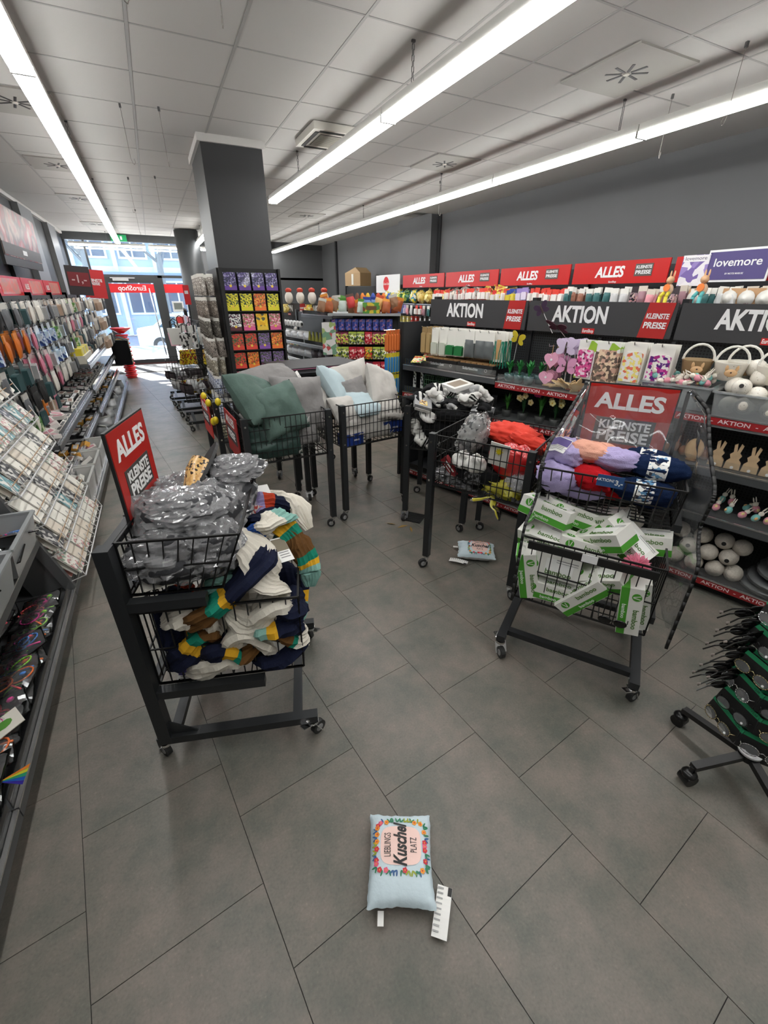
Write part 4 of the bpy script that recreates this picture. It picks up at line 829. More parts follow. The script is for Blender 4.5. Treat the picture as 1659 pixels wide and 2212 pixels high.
for i, (x, k, l) in enumerate([(-.36,BKB,'brown felt basket with bunny ears at the section seam'),(-.20,BK,'white dotted bunny basket, first on the pegboard'),(-.16,BK,None),(-.01,BK,'white dotted bunny basket, second on the pegboard'),(.03,BK,None),(.18,BK,'white dotted bunny basket, third on the pegboard'),(.22,BK,None)]):
    k.put(GF(x, .16+(.10 if l is None else 0), 1.42-.02), GF.rz+.3, l or 'white dotted bunny basket hung behind the %s' % ORD[i//2])
# shelf goods of section A
def tray(lbl, x, y, z, W=.42, D=.30):
    t = thing('display_tray', lbl, 'tray', GF(x,y,z), GF.rz); b = MB(); K_ = C(22,rough=.4)
    b.b2((-W/2,0,0),(W/2,.004,.075),K_); b.b2((-W/2,D-.004,0),(W/2,D,.075),K_); b.b2((-W/2,0,0),(-W/2+.004,D,.075),K_); b.b2((W/2-.004,0,0),(W/2,D,.075),K_); b.b2((-W/2,0,0),(W/2,D,.004),K_); b.obj('carton', t)
    text('Solarleuchte', .030, C(210), t, (-.04,-.0015,.036), bold=.015); MB().lathe([(.010,0),(.012,.001),(.012,0)], C(210), 12, (.11,-.001,.036), Matrix.Rotation(PI/2,3,'X')).obj('ring_mark', t)
    m = MB().cyl((0,0,0),(0,0,.078),.025,C(150,115,75),12).mesh('lamp_lid')
    for i in range(6):
        for j in range(4): link(m, 'lamp_lid', t, loc=(-W/2+.03+i*.056, .04+j*.066, .005))
tray('black Solarleuchte tray with round wooden lids, left one', -2.16, .03, 1.083, .34); tray('black Solarleuchte tray with round wooden lids, right one', -1.805, .02, 1.083, .34)
SEEDK = Kit(pack(.07,.10,.004,printed('seed_bag_a',[(90,150,60),(230,210,120),(200,60,60),(240,240,230)],40),printed('seed_bag_b',[(240,120,120),(250,220,90),(120,180,80),(230,230,220)],50),.7,name='seed_packet'))
for i in range(10): SEEDK.put(GF(-2.44+.035*(i%6), .05+.045*(i//2), 1.15+.003*i), rot=(-1.1,0,GF.rz+.3), label='colourful seed packet lying left of the solar lamp trays, %s' % ORD[i], group='loose seed packets')
def plant(name, lbl, p, F, leaves, lc, fl=None, pot=C(60,62,60), ph=.06, H=.12, spread=.07, s=0):
    t = thing(name, lbl, 'plant', F(*p), F.rz); r = random.Random(s); MB().lathe([(.0,.0),(.030,0),(.040,ph),(.036,ph),(.0,ph-.008)], pot, 14).obj('pot', t, smooth=True)
    b = MB(); tips = []
    for i in range(leaves):
        a = r.uniform(0,2*PI); l = H*r.uniform(.6,1.1); e = Vector((math.cos(a)*spread*r.uniform(.3,1), math.sin(a)*spread*r.uniform(.3,1), ph+l)); m_ = Vector((e.x*.35, e.y*.35, ph+l*.7)); sd_ = Vector((-math.sin(a), math.cos(a), 0))*.007
        b.add([(0,0,ph-.01), m_+sd_, e, m_-sd_], [(0,1,2,3)], lc); tips.append(e)
    b.obj('leaves', t, kind='stuff')
    if fl:
        b = MB()
        for i in range(fl[1]):
            e = tips[i]; 
            for q in range(5): a = q*1.257; b.ell(e+Vector((.013*math.cos(a), -.006, .013*math.sin(a)+.01)), (.012,.004,.012), fl[0], 6, 4)
            b.ell(e+Vector((0,-.012,.01)), (.006,.004,.006), C(220,180,60), 6, 4)
        b.obj('flowers', t, kind='stuff', smooth=True)
    return t
GRL = C(60,120,45,rough=.6); GRD = C(30,70,35,rough=.6)
for i, x in enumerate((-1.50,-1.42,-1.34,-1.47,-1.38,-1.30)): plant('potted_succulent', 'small green plastic plant in a glass pot, %s from the section seam' % ORD[i], (x, .05+.09*(i//3), 1.062), GF, 30, C(40,130,60), None, C(70,95,95,rough=.15), .06, .09, .05, i)
for i, (x, fc, nm, H) in enumerate([(-1.50,None,'grass tuft',.12),(-1.36,C(225,205,150),'cream primula',.12),(-1.22,C(200,40,120),'pink orchid',.16),(-1.10,C(225,215,150),'pale yellow primula',.12),(-.97,None,'broad green leaf plant',.10),(-.84,C(240,170,190),'pink and white orchid',.14),(-.70,None,'dark fern',.12)]):
    plant('potted_flower', '%s in a dark pot on the shelf under the heart row' % nm, (x, .08, .792), GF, 26, GRL if i % 2 == 0 else GRD, (fc, 5) if fc else None, C(40,42,40), .055, H, .06, i+9)
for i in range(5):
    t = thing('wooden_ornament', 'pale wooden ornament in the pile beside the glass pots, %s in it' % ORD[i], 'ornament', GF(-1.16+.045*i,.06+.03*(i%2),1.08+.012*(i%3)), rot=(.3*i,.2*i,GF.rz+i)); MB().prism([(.05*math.cos(a)*(1+.3*math.cos(5*a)), .05*math.sin(a)*(1+.3*math.cos(5*a))) for a in [k*PI/10 for k in range(20)]], .008, C(205,180,135)).obj('wood', t); MB().cyl((0,0,.003),(0,0,.007),.018,C(190,165,120),10).obj('centre', t)
for i in range(6): tag(MB().box((0,0,.004), (.26,.035,.006), C(190,95,60)).obj('garden_edging', loc=GF(-.93+.02*i, .10+.03*i, 1.062+.006*i), rz=GF.rz+.1), 'rust orange flat stick on the shelf, %s of the bundle' % ORD[i], 'stick', 'rust orange sticks')
for i, (x, c) in enumerate([(-.80,C(165,80,125)),(-.70,C(120,175,165)),(-.60,C(110,180,180)),(-.52,C(150,110,70))]): tag(MB().lathe([(0,-.05),(.028,-.05),(.028,.05),(0,.05)], c, 14, T=Matrix.Rotation(PI/2,3,'Y')).obj('ribbon_roll', loc=GF(x,.18,1.10), rz=GF.rz, smooth=False), '%s ribbon roll on the shelf below the butterfly cards' % ['mauve','mint','turquoise','brown'][i], 'ribbon')
# section A lower shelf
for i in range(2): 
    t = thing('white_stake', 'white patterned stake standing on the lowest red rail, %s' % ['left','right'][i], 'stake', GF(-2.50+.09*i,.08,.842), GF.rz); MB().b2((-.016,-.004,0),(.016,.004,.21),printed('stake_print',[(230,230,225),(225,225,220),(60,60,60),(232,232,228)],60)).obj('board', t); MB().box((0,0,.003),(.04,.05,.006),WHT).obj('foot', t)
for i, x in enumerate((-2.28,-2.14)):
    t = thing('wire_planter', 'green mini greenhouse crate under the solar trays, %s' % ['left','right'][i], 'crate', GF(x+.0,.08,.842), GF.rz); b = MB(); b.b2((-.06,-.04,0),(.06,.06,.05),C(50,130,80)); b.obj('tray', t); b = MB(); wires(b,(-.06,-.04,.05),(.06,-.04,.05),(.06,-.04,.17),(-.06,-.04,.17),5,3,.002,C(70,110,80)); wires(b,(.06,-.04,.05),(.06,.06,.05),(.06,.06,.17),(.06,-.04,.17),4,3,.002,C(70,110,80)); b.obj('wire_frame', t, kind='stuff')
t = thing('garden_bag', 'white printed garden bag leaning beside the crates', 'bag', GF(-1.93,.10,.91), rot=(-.35,0,GF.rz)); MB().box((0,0,0),(.16,.03,.14),C(205,203,198)).obj('bag', t); MB().box((0,-.017,.02),(.10,.002,.05),C(150)).obj('print', t)
plant('moss_clump', 'dark green moss clump beside the white garden bag', (-1.74,.12,.842), GF, 90, C(45,60,25), None, C(40,45,30), .04, .12, .10, 44)
# Easter shelf: clear bins of eggs and figurines
BINM = film('grey_bin_plastic', (.72,.75,.76), .28, .2)
def bin_(lbl, F, x, y, z, W, D, H, m=None, name='storage_bin'):
    m = m or BINM; t = thing(name, lbl, 'bin', F(x,y,z), F.rz); b = MB(); k = .86; P = lambda sx, sy, f, zz: (sx*W/2*f, D/2+sy*D/2*f, zz)
    for (a, c) in (((-1,-1),(1,-1)),((1,-1),(1,1)),((1,1),(-1,1)),((-1,1),(-1,-1))): b.add([P(*a,k,0),P(*c,k,0),P(*c,1,H),P(*a,1,H)], [(0,1,2,3)], m); b.add([P(*a,k-.03,.003),P(*c,k-.03,.003),P(*c,.975,H),P(*a,.975,H)], [(3,2,1,0)], m)
    b.add([P(-1,-1,k,0),P(1,-1,k,0),P(1,1,k,0),P(-1,1,k,0)], [(0,1,2,3)], m); b.obj('tub', t)
    b = MB(); e = .012
    for (a, c) in (((-1,-1),(1,-1)),((1,-1),(1,1)),((1,1),(-1,1)),((-1,1),(-1,-1))): b.bar(P(*a,1,H), P(*c,1,H), .018, m, .010)
    b.obj('rim', t); return t
bin_('open grey plastic bin heaped with small bunny figures', GF, -.40, .02, 1.062, .36, .38, .13); bin_('open grey plastic bin piled with white ceramic eggs', GF, -.02, -.03, 1.00, .36, .40, .19); bin_('open grey plastic bin of pastel eggs beside the white eggs', GF, .36, -.03, 1.00, .36, .40, .19)
EGW = speck('speckled_egg', (.74,.70,.62), (.12,.09,.06), 75, .13, .25)
def egg(m, r_=.047, holem=None):
    def build():
        t = thing('decorative_egg', 'x', 'egg'); MB().lathe([(r_*math.sin(a)*(1-.12*math.cos(a)*-1), -math.cos(a)*r_*1.25) for a in [i*PI/10 for i in range(11)]], m, 16).obj('shell', t, smooth=True)
        if holem: MB().lathe([(0,.0),(r_*.24,.0),(r_*.24,.003),(0,.003)], holem, 12, (0,0,r_*1.235)).obj('hole', t)
        return t
    return build
EK = Kit(egg(EGW)); EKH = Kit(egg(EGW,.044,C(25,20,18)))
for i, (x, y, z, rx, ry, h) in enumerate([(-.09,.03,1.20,1.3,.3,1),(-.13,.12,1.19,1.2,1.2,0),(-.02,.04,1.165,1.5,.5,0),(.07,.05,1.18,1.7,.2,1),(.05,.14,1.20,1.4,.9,0),(.12,.10,1.18,.4,1.0,1),(-.04,.15,1.24,1.3,1.4,0),(-.08,.20,1.28,1.2,1.1,0),(.02,.22,1.22,1,0,1),(.10,.22,1.20,.6,.8,0),(-.12,.28,1.18,1,1,0),(.0,.32,1.19,1.6,.2,0),(.11,.32,1.18,.4,.4,1),(-.05,.03,1.11,1,0,0),(.06,.04,1.10,1.5,1,0),(-.12,.05,1.10,1.2,.6,0),(.11,.06,1.10,1.4,.4,0),(0,.18,1.11,1,1,0)]):
    (EKH if h else EK).put(GF(x-.01,y-.005,z+.02), rot=(rx,ry,GF.rz), label='white speckled ceramic egg in the bin, %s counting from the front' % ORD[i])
for i, c in enumerate([(190,215,90),(110,170,195),(170,120,185),(235,150,190),(220,160,185),(120,180,190),(230,170,190),(200,150,200)]):
    Kit(egg(C(*c,rough=.25),.040)).put(GF(.25+.085*(i%4),.04+.10*(i//4),1.17+.03*(i//4)-.0), rot=(1.4,.3*i,0), label='%s glossy egg in the right bin, %s' % (['lime','blue','violet','pink','rose','teal','pale pink','mauve'][i], ORD[i]))
def bunny(c1, c2):
    def build():
        t = thing('bunny_figure', 'x', 'figurine'); S_ = C(232,225,212)
        MB().ell((0,0,.022),(.020,.018,.024),c1,10,6).obj('body', t, smooth=True); b = MB(); b.ell((0,-.002,.055),(.014,.013,.014),S_,10,6); b.ell((-.007,0,.082),(.004,.003,.018),S_,6,5); b.ell((.007,0,.082),(.004,.003,.018),S_,6,5); b.obj('head', t, smooth=True, kind='stuff'); MB().ell((0,-.016,.02),(.008,.006,.010),c2,8,5).obj('egg', t, smooth=True); return t
    return build
BN = [Kit(bunny(C(225,150,165),C(240,220,150))), Kit(bunny(C(130,195,190),C(235,180,120))), Kit(bunny(C(228,220,205),C(230,150,160)))]; BNC = ['pink','turquoise','cream']
r = random.Random(4)
for i in range(40):
    BN[i%3].put(GF(-.54+r.random()*.28, .04+.30*r.random(), 1.19+.02*r.random()+(.02 if i > 25 else 0)), rot=(r.uniform(-1.5,1.5), r.uniform(-1.2,1.2), r.uniform(0,6)), label='small %s bunny figure tumbled in the bunny bin' % BNC[i%3], group='%s bunny figures in the bin' % BNC[i%3])
for i in range(14):
    BN[i%2].put(GF(-.02+.06*(i%7), .06+.09*(i//7), .515+.02*(i//7)), rot=(r.uniform(-1.4,.2), r.uniform(-.6,.6), GF.rz+r.uniform(-1,1)), label='%s bunny figure on the second shelf from below, %s along' % (BNC[i%2], ORD[i]))
# wooden bunny rows on the shelf z .77
WD_ = M('plywood', (.52,.37,.22), .6, var=.12, vscale=20)
def woodbunny():
    t = thing('wooden_bunny', 'x', 'ornament'); P = [(x*1.05, y*.86) for x, y in [(-.035,0),(.035,0),(.032,.05),(.018,.07),(.026,.095),(.014,.112),(.020,.160),(.008,.172),(0,.118),(-.008,.172),(-.020,.160),(-.014,.112),(-.026,.095),(-.018,.07),(-.032,.05)]]
    MB().prism(P, .012, WD_, Matrix.Rotation(PI/2,3,'X')).obj('silhouette', t); MB().cyl((0,-.012,.012),(0,-.006,.012),.008,WHT,8).obj('tail', t); return t
WB = Kit(woodbunny)
for i, x in enumerate((-.10,-.02,.06,.14,.22,.30)): WB.put(GF(x,.07,.772), GF.rz+.15*(i%2), 'plywood bunny standing on the shelf under the egg bins, %s in the row' % ORD[i])
t = thing('wooden_egg', 'round wooden egg with burnt rabbit outline at the left of the plywood bunnies', 'ornament', GF(-.22,.08,.772), GF.rz); MB().ell((0,0,.065),(.048,.02,.066),C(200,165,120),14,8).obj('egg', t, smooth=True); MB().cyl((0,0,0),(0,0,.006),.03,C(150,110,70),10).obj('foot', t)
for i in range(7): tag(MB().ell((0,0,.03),(.03,.03,.032),C(150,105,75),8,6).cyl((0,0,.05),(.01,0,.10),.004,C(120,90,60),5).obj('pine_ornament', loc=GF(-.50+.055*i,.14+.05*(i%2),.772), smooth=True), 'brown rustic ball ornament behind the clear cover, %s' % ORD[i], 'ornament')
for i in range(2): 
    t = thing('egg_box', 'clear box of pink eggs beside the plywood bunnies, %s' % ['left','right'][i], 'box', GF(.42+.12*i,.05,.772), GF.rz); MB().box((0,.04,.05),(.11,.10,.10),CLB).obj('shell', t)
    for k in range(4): MB().ell((-.025+.05*(k%2),.03,.03+.045*(k//2)),(.02,.02,.024),C(215,160,175),10,6).obj('egg', t, smooth=True)
EGG3 = Kit(egg(M('rough_white_egg', (.50,.46,.40), .9, bump=.8, bscale=250, var=.1, vscale=60),.050)); EGG4 = Kit(egg(M('rough_white_egg'),.050,C(20)))
for i, (x, y, z, a, b_, h) in enumerate([(-.22,.06,.155,1.5,.9,0),(-.11,.05,.155,1.3,.2,0),(.0,.06,.155,1.2,.5,0),(.09,.08,.155,1.4,1.5,0),(-.17,.09,.235,1.2,.2,1),(-.06,.08,.235,1.45,1.3,0),(.04,.09,.24,1.5,.35,1),(-.24,.12,.31,1.3,.7,0),(-.12,.12,.315,1.6,.1,0),(-.01,.12,.32,1.4,.5,1),(.08,.13,.31,1.2,.3,0)]):
    (EGG4 if h else EGG3).put(GF(x+.09,y,z-.002), rot=(a,b_,GF.rz), label='rough white foam egg on the lowest shelf, %s of the heap' % ORD[i])
for i, z in enumerate((.13,.17,.23,.29)):
    t = thing('serving_plate', 'clear wrapped grey dotted plate beside the foam eggs, %s from below' % ORD[i], 'plate', GF(.36+.03*i,.14,z), rot=(.1,-.1,GF.rz)); MB().lathe([(0,0),(.07,0),(.15,.018),(.15,.022),(.07,.006),(0,.006)], printed('grey_dot_plate',[(110,112,112),(112,114,114),(60,62,62),(115,117,117)],28), 24).obj('plate', t, smooth=True); MB().lathe([(0,-.003),(.158,.010),(.158,.026),(0,.028)], CLB, 20).obj('wrap', t)
# floor vent and leaves
t = thing('floor_grate', 'dark slotted floor grate under the sock cart', 'grate', (1.60,2.72,.002), math.radians(40)); MB().box((0,0,0),(.16,.16,.006),C(25)).obj('frame', t)
for i in range(7): MB().box((-.066+.022*i,0,.005),(.010,.15,.004),C(45)).obj('slat', t)
for i, p in enumerate([(1.44,2.62),(1.48,2.55),(1.38,2.70)]): tag(MB().add([(-.05,0,.004),(0,.012,.010),(.05,0,.004),(0,-.010,.004)], [(0,1,2,3)], C(150,120,60)).box((0,0,.003),(.06,.002,.002),C(120,90,50)).obj('dry_leaf', loc=(*p,0), rz=i*1.2), 'curled dry yellow leaf by the floor grate, %s' % ORD[i], 'leaf')
# ---------------------------------------------------------------- wall shelves under the ALLES boards
WF = Frame((4.05, 0, 0), -PI/2)         # x runs towards the camera (-Y), y into the wall
def wf(Y, d, z): return WF(-Y, d, z)
WB_ = [.45,1.62,2.73,3.82,5.0,6.27,7.65]
for i in range(6):
    y0, y1 = WB_[i], WB_[i+1]
    shelf_unit(WF, -y1, -y0, [(.45,-.12,False),(.85,-.12,False),(1.20,-.10,False),(1.50,0,False)], 'grey wall shelf unit under the %s ALLES board from the camera' % ORD[i], 1.91, .33, C(40,42,44), lip=False, strip='')
    t = thing('promotion_sign', 'red ALLES KLEINSTE PREISE board on the wall shelves, %s from the camera' % ORD[i], 'sign', wf((y0+y1)/2, .02, 1.845), WF.rz); w = y1-y0
    MB().box((0,0,0), (w-.05,.012,.19), C(196,26,24,rough=.35)).obj('board', t); text('ALLES', .125, WHT, t, (-.07*w,-.0075,.0), bold=.035, width=w*.30, shear=.12)
    MB().box((.26*w,-.0075,.012), (w*.16,.002,.10), C(85,80,75)).obj('grey_field', t); text('KLEINSTE', .034, WHT, t, (.26*w,-.0095,.034), bold=.03, width=w*.14); text('PREISE', .042, WHT, t, (.26*w,-.0095,-.008), bold=.03, width=w*.14); text('EuroShop', .022, WHT, t, (-.02*w,-.0075,-.08), bold=.02)
shelf_unit(WF, -9.4, -7.65, [(.45,-.12,False),(.85,-.12,False),(1.2,-.1,False),(1.5,0,False)], 'grey wall shelf unit under the round red drinks sign', 1.98, .33, C(40,42,44), lip=False, strip=''); shelf_unit(WF, -11.2, -9.4, [(.45,-.12,False),(.85,-.12,False),(1.2,-.1,False),(1.5,0,False)], 'farthest grey wall shelf unit toward the shop front', 1.80, .33, C(40,42,44), lip=False, strip='')
t = thing('promotion_sign', 'white board with a round red drinks logo on the wall shelves', 'sign', wf(8.25,.02,1.82), WF.rz); MB().box((0,0,0),(1.0,.012,.30),WHT).obj('board', t); MB().cyl((-.05,-.006,0),(-.05,-.010,0),.12,C(215,30,40),24).obj('disc', t); text('Coca-Cola', .055, WHT, t, (-.05,-.0115,0), shear=.4, bold=.01)
t = thing('poster', 'purple lovemore poster in a white frame on top of the wall shelves', 'poster', wf(2.19,-.04,1.855), WF.rz-.05); MB().box((0,0,0),(.46,.010,.22),WHT).obj('frame', t); MB().box((0,-.006,0),(.435,.004,.19),C(82,72,125)).obj('print', t); text('lovemore', .078, WHT, t, (0,-.0085,.02), bold=.012, width=.34); text('BY MOTSI MABUSE', .016, WHT, t, (0,-.0085,-.055), bold=.01)
t = thing('poster', 'white lovemore poster with purple crystals leaning on the red board', 'poster', wf(2.50,-.05,1.83), WF.rz+.1); MB().box((0,0,0),(.20,.008,.22),printed('crystal_print',[(232,228,232),(150,130,190),(228,224,230),(120,100,165),(235,232,235)],22)).obj('sheet', t); MB().box((0,-.005,.085),(.19,.002,.045),C(232,230,232)).obj('header', t); text('lovemore', .036, C(90,85,110), t, (0,-.0065,.085), width=.16)
# goods along the top: hanging accessories
TOPG = [('toothbrush card',C(200,40,35),C(230,225,220)),('blue snack packet',C(40,70,160),C(220,200,60)),('lilac packet',C(150,130,190),C(220,210,230)),('white and red carton',C(215,60,45),C(235,230,225)),('teal hair clip card',WC,C(60,110,110)),('brown hair clip card',WC,C(150,100,80)),
        ('white hair band card',WC,C(205,205,205)),('plaid scrunchie card',C(215,205,190),C(160,120,130)),('dark print card',C(60,50,55),printed('scrunchie_print',[(200,150,150),(40,35,40),(170,140,150),(220,200,190)],60)),('pink scrunchie card',C(215,205,190),C(225,150,160))]
KT = [Kit((soft(.07,.15,.05,c,b_,'hanging_card','packet',.3) if 'scrunchie' in _ or 'band' in _ or 'clip' in _ else pack(.078,.14,.035,c,b_,.66,name='hanging_card'))) for _, c, b_ in TOPG]
k = 0
for i in range(52):
    Y = 1.55+i*.095; g = [8,8,9,9,7,7,6,6,4,5,7,8,5,9,7,8,6,6,4,4,4,5,5,4,3,3,3,3,3,3,2,2,1,1,3,0,0,0][i] if i < 38 else 3
    for q in range(2): KT[g].put(wf(Y+rnd.uniform(-.015,.015), -.06+.04*q, 1.70+rnd.uniform(-.015,.015)), rot=(rnd.uniform(-.1,.1),rnd.uniform(-.08,.08),WF.rz+rnd.uniform(-.4,.4)), label='%s in the top wall row, %s from %s' % (TOPG[g][0], ORD[i%20], ['the purple poster','mid wall','the far end'][i//20]), group='top row cards %d' % i)
for i, (Y, c, l) in enumerate([(2.55,C(215,200,60),'yellow'),(2.28,C(90,175,175),'turquoise')]):
    t = thing('bunny_doll', 'bunny doll with dangling %s legs sitting over the AKTION board' % l, 'doll', wf(Y,-.22,1.66), WF.rz); MB().ell((0,0,.03),(.035,.03,.045),C(220,190,160),10,6).obj('body', t, smooth=True); b = MB(); b.ell((0,-.01,.10),(.03,.028,.03),C(215,170,130),10,6); b.ell((-.015,0,.14),(.008,.006,.03),C(215,170,130),6,5); b.ell((.015,0,.14),(.008,.006,.03),C(215,170,130),6,5); b.obj('head', t, smooth=True, kind='stuff')
    for s in (-1,1): MB().cyl((s*.02,-.02,.01),(s*.026,-.05,-.02),.014,c,8).cyl((s*.026,-.05,-.02),(s*.03,-.055,-.17),.014,c,8).obj('leg', t, smooth=True); MB().ell((s*.03,-.065,-.18),(.015,.025,.012),C(190,140,100),8,5).obj('foot', t, smooth=True)
    MB().cyl((0,-.036,.045),(0,-.03,.045),.028,C(235,130,60),12).obj('carrot_patch', t)
for i, Y in enumerate((2.40,2.14,2.02,1.90)):
    t = thing('sun_hat', 'white toy sun hat on kraft card in the top row, %s' % ORD[i], 'hat', wf(Y,-.10,1.63), WF.rz); MB().box((0,.01,-.01),(.12,.004,.16),C(190,150,110)).obj('card', t); MB().lathe([(.055,0),(.058,.004),(.032,.010),(.028,.035),(0,.042)], C(225,222,215), 14, (0,0,0), Matrix.Rotation(PI/2,3,'X')).obj('hat', t, smooth=True)
# bags of sweets on the top and middle wall shelves
BGM = [printed('sweet_bag_%d' % i, c, 22) for i, c in enumerate([[(60,150,190),(230,210,60),(240,240,235),(40,110,90)],[(215,185,90),(240,225,150),(190,150,80)],[(190,180,170),(150,145,140),(225,215,200),(120,115,110)],[(230,210,60),(215,190,80),(200,110,60),(240,230,180)],[(60,120,70),(200,205,70),(30,90,80)]])]
BGK = [Kit(lambda m=m: (lambda t: (crumple_obj(t, m), t)[-1])(thing('snack_bag','x','bag'))) for m in BGM]; BGN = ['blue and yellow','golden','silver grey','yellow and orange','green']
def crumple_obj(t, m): b = MB(); crumple(b, (0,0,0), (.09,.055,.075), m, len(t.name), .25, 14, 9, 6); b.obj('foil', t, smooth=True); MB().box((0,0,.085),(.14,.006,.02),m).obj('seal', t)
for i in range(44):
    Y = 4.6+i*.085; g = (0,4,0,1,1,1,2,2,3,3,2)[int(max(0,min(10, 10-(i/4.0))))]
    BGK[g].put(wf(Y, -.02+.05*(i%3), 1.585+.05*((i*7)%3)/2+(.05 if 2 < i < 16 else 0)), rot=(rnd.uniform(-.6,.6),rnd.uniform(-.5,.5),WF.rz+rnd.uniform(-.5,.5)), label='%s snack bag on the top wall shelf, %s from the %s' % (BGN[g], ORD[i%15], ['AKTION board side','middle','far side'][i//15]), group='snack bags %d' % (i//3))
SMK = [Kit(lambda c=c, s=s: (lambda t: (MB().box((0,0,s[2]/2),s,c).obj('carton', t), MB().box((0,-s[1]/2-.001,s[2]*.6),(s[0]*.7,.002,s[2]*.3),WHT).obj('front_label', t), t)[-1])(thing('carton','x','box'))) for c, s in ((C(235,235,230),(.16,.10,.09)),(printed('box_blue',[(225,228,232),(90,150,200),(235,235,235)],20),(.17,.1,.1)),(printed('box_orange',[(235,230,228),(220,110,60),(235,235,235)],20),(.17,.1,.1)),(C(70,65,60),(.05,.05,.12)),(C(190,60,50),(.05,.05,.11)),(C(220,205,120),(.05,.05,.10)))]
for zi, z in enumerate((1.202,.852,.452)):
    for i in range(34):
        Y = 4.3+i*.15; g = (zi*2+i//4) % 6 if i % 9 < 7 else 3
        SMK[g].put(wf(Y,-.03,z), WF.rz, '%s on the %s grey wall shelf, %s along%s' % (['plain white carton','blue and white carton','orange and white carton','slim dark carton','slim red carton','slim yellow carton'][g], ['upper','middle','lower'][zi], ORD[i%20], ', far half' if i > 19 else ''), 'cartons on the %s wall shelf %d' % (['upper','middle','lower'][zi], i))
for i in range(26):
    KT[(i*3)%10].put(wf(5.4+i*.14,-.08,1.47), rot=(0,0,WF.rz), label='%s hanging under the top wall shelf, %s%s' % (TOPG[(i*3)%10][0], ORD[i%20], ' of the far end' if i > 19 else ''), group='under shelf cards %d' % (i//2))
# ---------------------------------------------------------------- second gondola with sweets end
HF = Frame((2.30,6.45,0), -.4531)
t = thing('end_rack', 'dark end rack with rows of hanging sweets behind the carts', 'rack', HF(.46,0,0), HF.rz); MB().b2((-.50,.2,0),(.50,.24,1.36),PERF).obj('back_panel', t); 
for x in (-.5,.5): MB().b2((x-.02,.18,0),(x+.02,.26,1.4),DARK).obj('upright', t)
MB().b2((-.5,-.05,.0),(.5,.2,.12),GREY).obj('base', t); MB().b2((-.52,-.1,1.37),(.52,.6,1.40),SILV).obj('top_shelf', t)
BLP = printed('blue_pack_print',[(60,80,170),(50,65,150),(90,110,190),(170,120,150),(45,60,140)],45)
hang(HF, Kit(pack(.09,.155,.03,BLP,BLP,.8,name='sponge_pack')), [.02+.1*i for i in range(9)], .02, 1.31, 2, 'blue sponge pack', 'of the top row behind the carts', .05, hooks=False)
SW = [Kit(soft(.11,.17,.04,C(*h),printed('sweets_%d' % i,c,50),'sweet_bag','bag',.1)) for i,(h,c) in enumerate([((110,30,60),[(200,60,120),(180,200,60),(90,30,60),(240,220,120)]),((180,200,80),[(60,60,60),(200,210,80),(235,235,220),(90,120,60)]),((180,30,50),[(190,30,50),(220,80,90),(240,200,190),(170,20,40)]),((220,160,60),[(220,90,40),(240,190,60),(90,150,60),(200,40,60)])])]
SWN = ['purple sweet bag','green sweet bag','red sweet bag','orange sweet bag']
for r_, z in enumerate((1.14,.93,.72,.52,.33)):
    hang(HF, [SW[(r_+k)%4] for k in (0,0,1,1,2)], [.04+.118*i for i in range(8)], .02, z, 2, [SWN[(r_+k)%4] for k in (0,0,1,1,2)], 'in %s sweets row' % ORD[r_], .05, hooks=False)
t = thing('gift_bag', 'large white wrapped picture packet hanging at the corner of the sweets rack', 'packet', HF(-.06,-.05,1.28), HF.rz+.3)
for k in range(5): MB().box((.012*k,.02*k,-.22),(.20,.004,.44),printed('parrot_print',[(228,226,222),(225,223,220),(170,190,120),(200,90,90),(230,228,224),(120,160,130)],14)).obj('sheet', t)
HS = Frame((2.30,6.45,0), math.radians(-79.5)+PI)   # long side: x away from the camera, y out of the shelf? (mirrored below)
sx = Vector((-.18,.98,0)); ny = Vector((.98,.18,0))
LF = Frame(tuple(Vector((2.30,6.45,0))+sx*2.0), math.atan2(-.98,.18))
for i, (a, b_, l) in enumerate([(0,1.0,'far'),(1.0,2.0,'near')]):
    shelf_unit(LF, a, b_, [(.40,-.05,False),(.66,-.03,False),(.92,0,False)]+([(1.36,0,False)] if i else []), 'pale metal shelf unit beside the sweets rack, %s half' % l, 1.36, .40, C(50,52,55), SILV, strip='')
for i in range(7): tag(MB().lathe([(.0,0),(.03,0),(.036,.03),(.02,.12),(.014,.17),(.02,.18),(0,.18)], C(150,150,70,rough=.15), 12).obj('glass_bottle', loc=LF(1.10+.12*i,.07,.922), smooth=True), 'olive green glass bottle on the pale shelves, %s from the far end' % ORD[i], 'bottle', 'olive glass bottles')
GB = [Kit(soft(.22,.16,.12,C(205,205,200),M('silver_wrap',(.55,.56,.57),.35,.3),'foil_bag','bag',.05)), Kit(soft(.2,.14,.12,C(90,80,80),C(70,60,64),'dark_bag','bag',.05))]
for zi, z in enumerate((.122,.402,.662,.922)):
    for i in range(8):
        if zi == 3 and i > 3: continue
        g = 0 if i < 4 else 1; GB[g].put(LF(.12+.24*i, .22, z+.15), LF.rz, '%s on the pale metal shelves, row %s, %s along' % (['silvery wrapped bag','dark net bag'][g], ORD[zi], ORD[i]))
for i in range(8): t = tag(MB().ell((0,0,0),(.045,.02,.05),WHT,12,6).ell((.015,-.018,.0),(.02,.01,.025),BLK,10,5).obj('panda_pack', loc=LF(.06+.12*i,.02,1.20), smooth=True), 'white and black round pack hanging over the pale shelves, %s' % ORD[i], 'packet', 'black and white round packs')
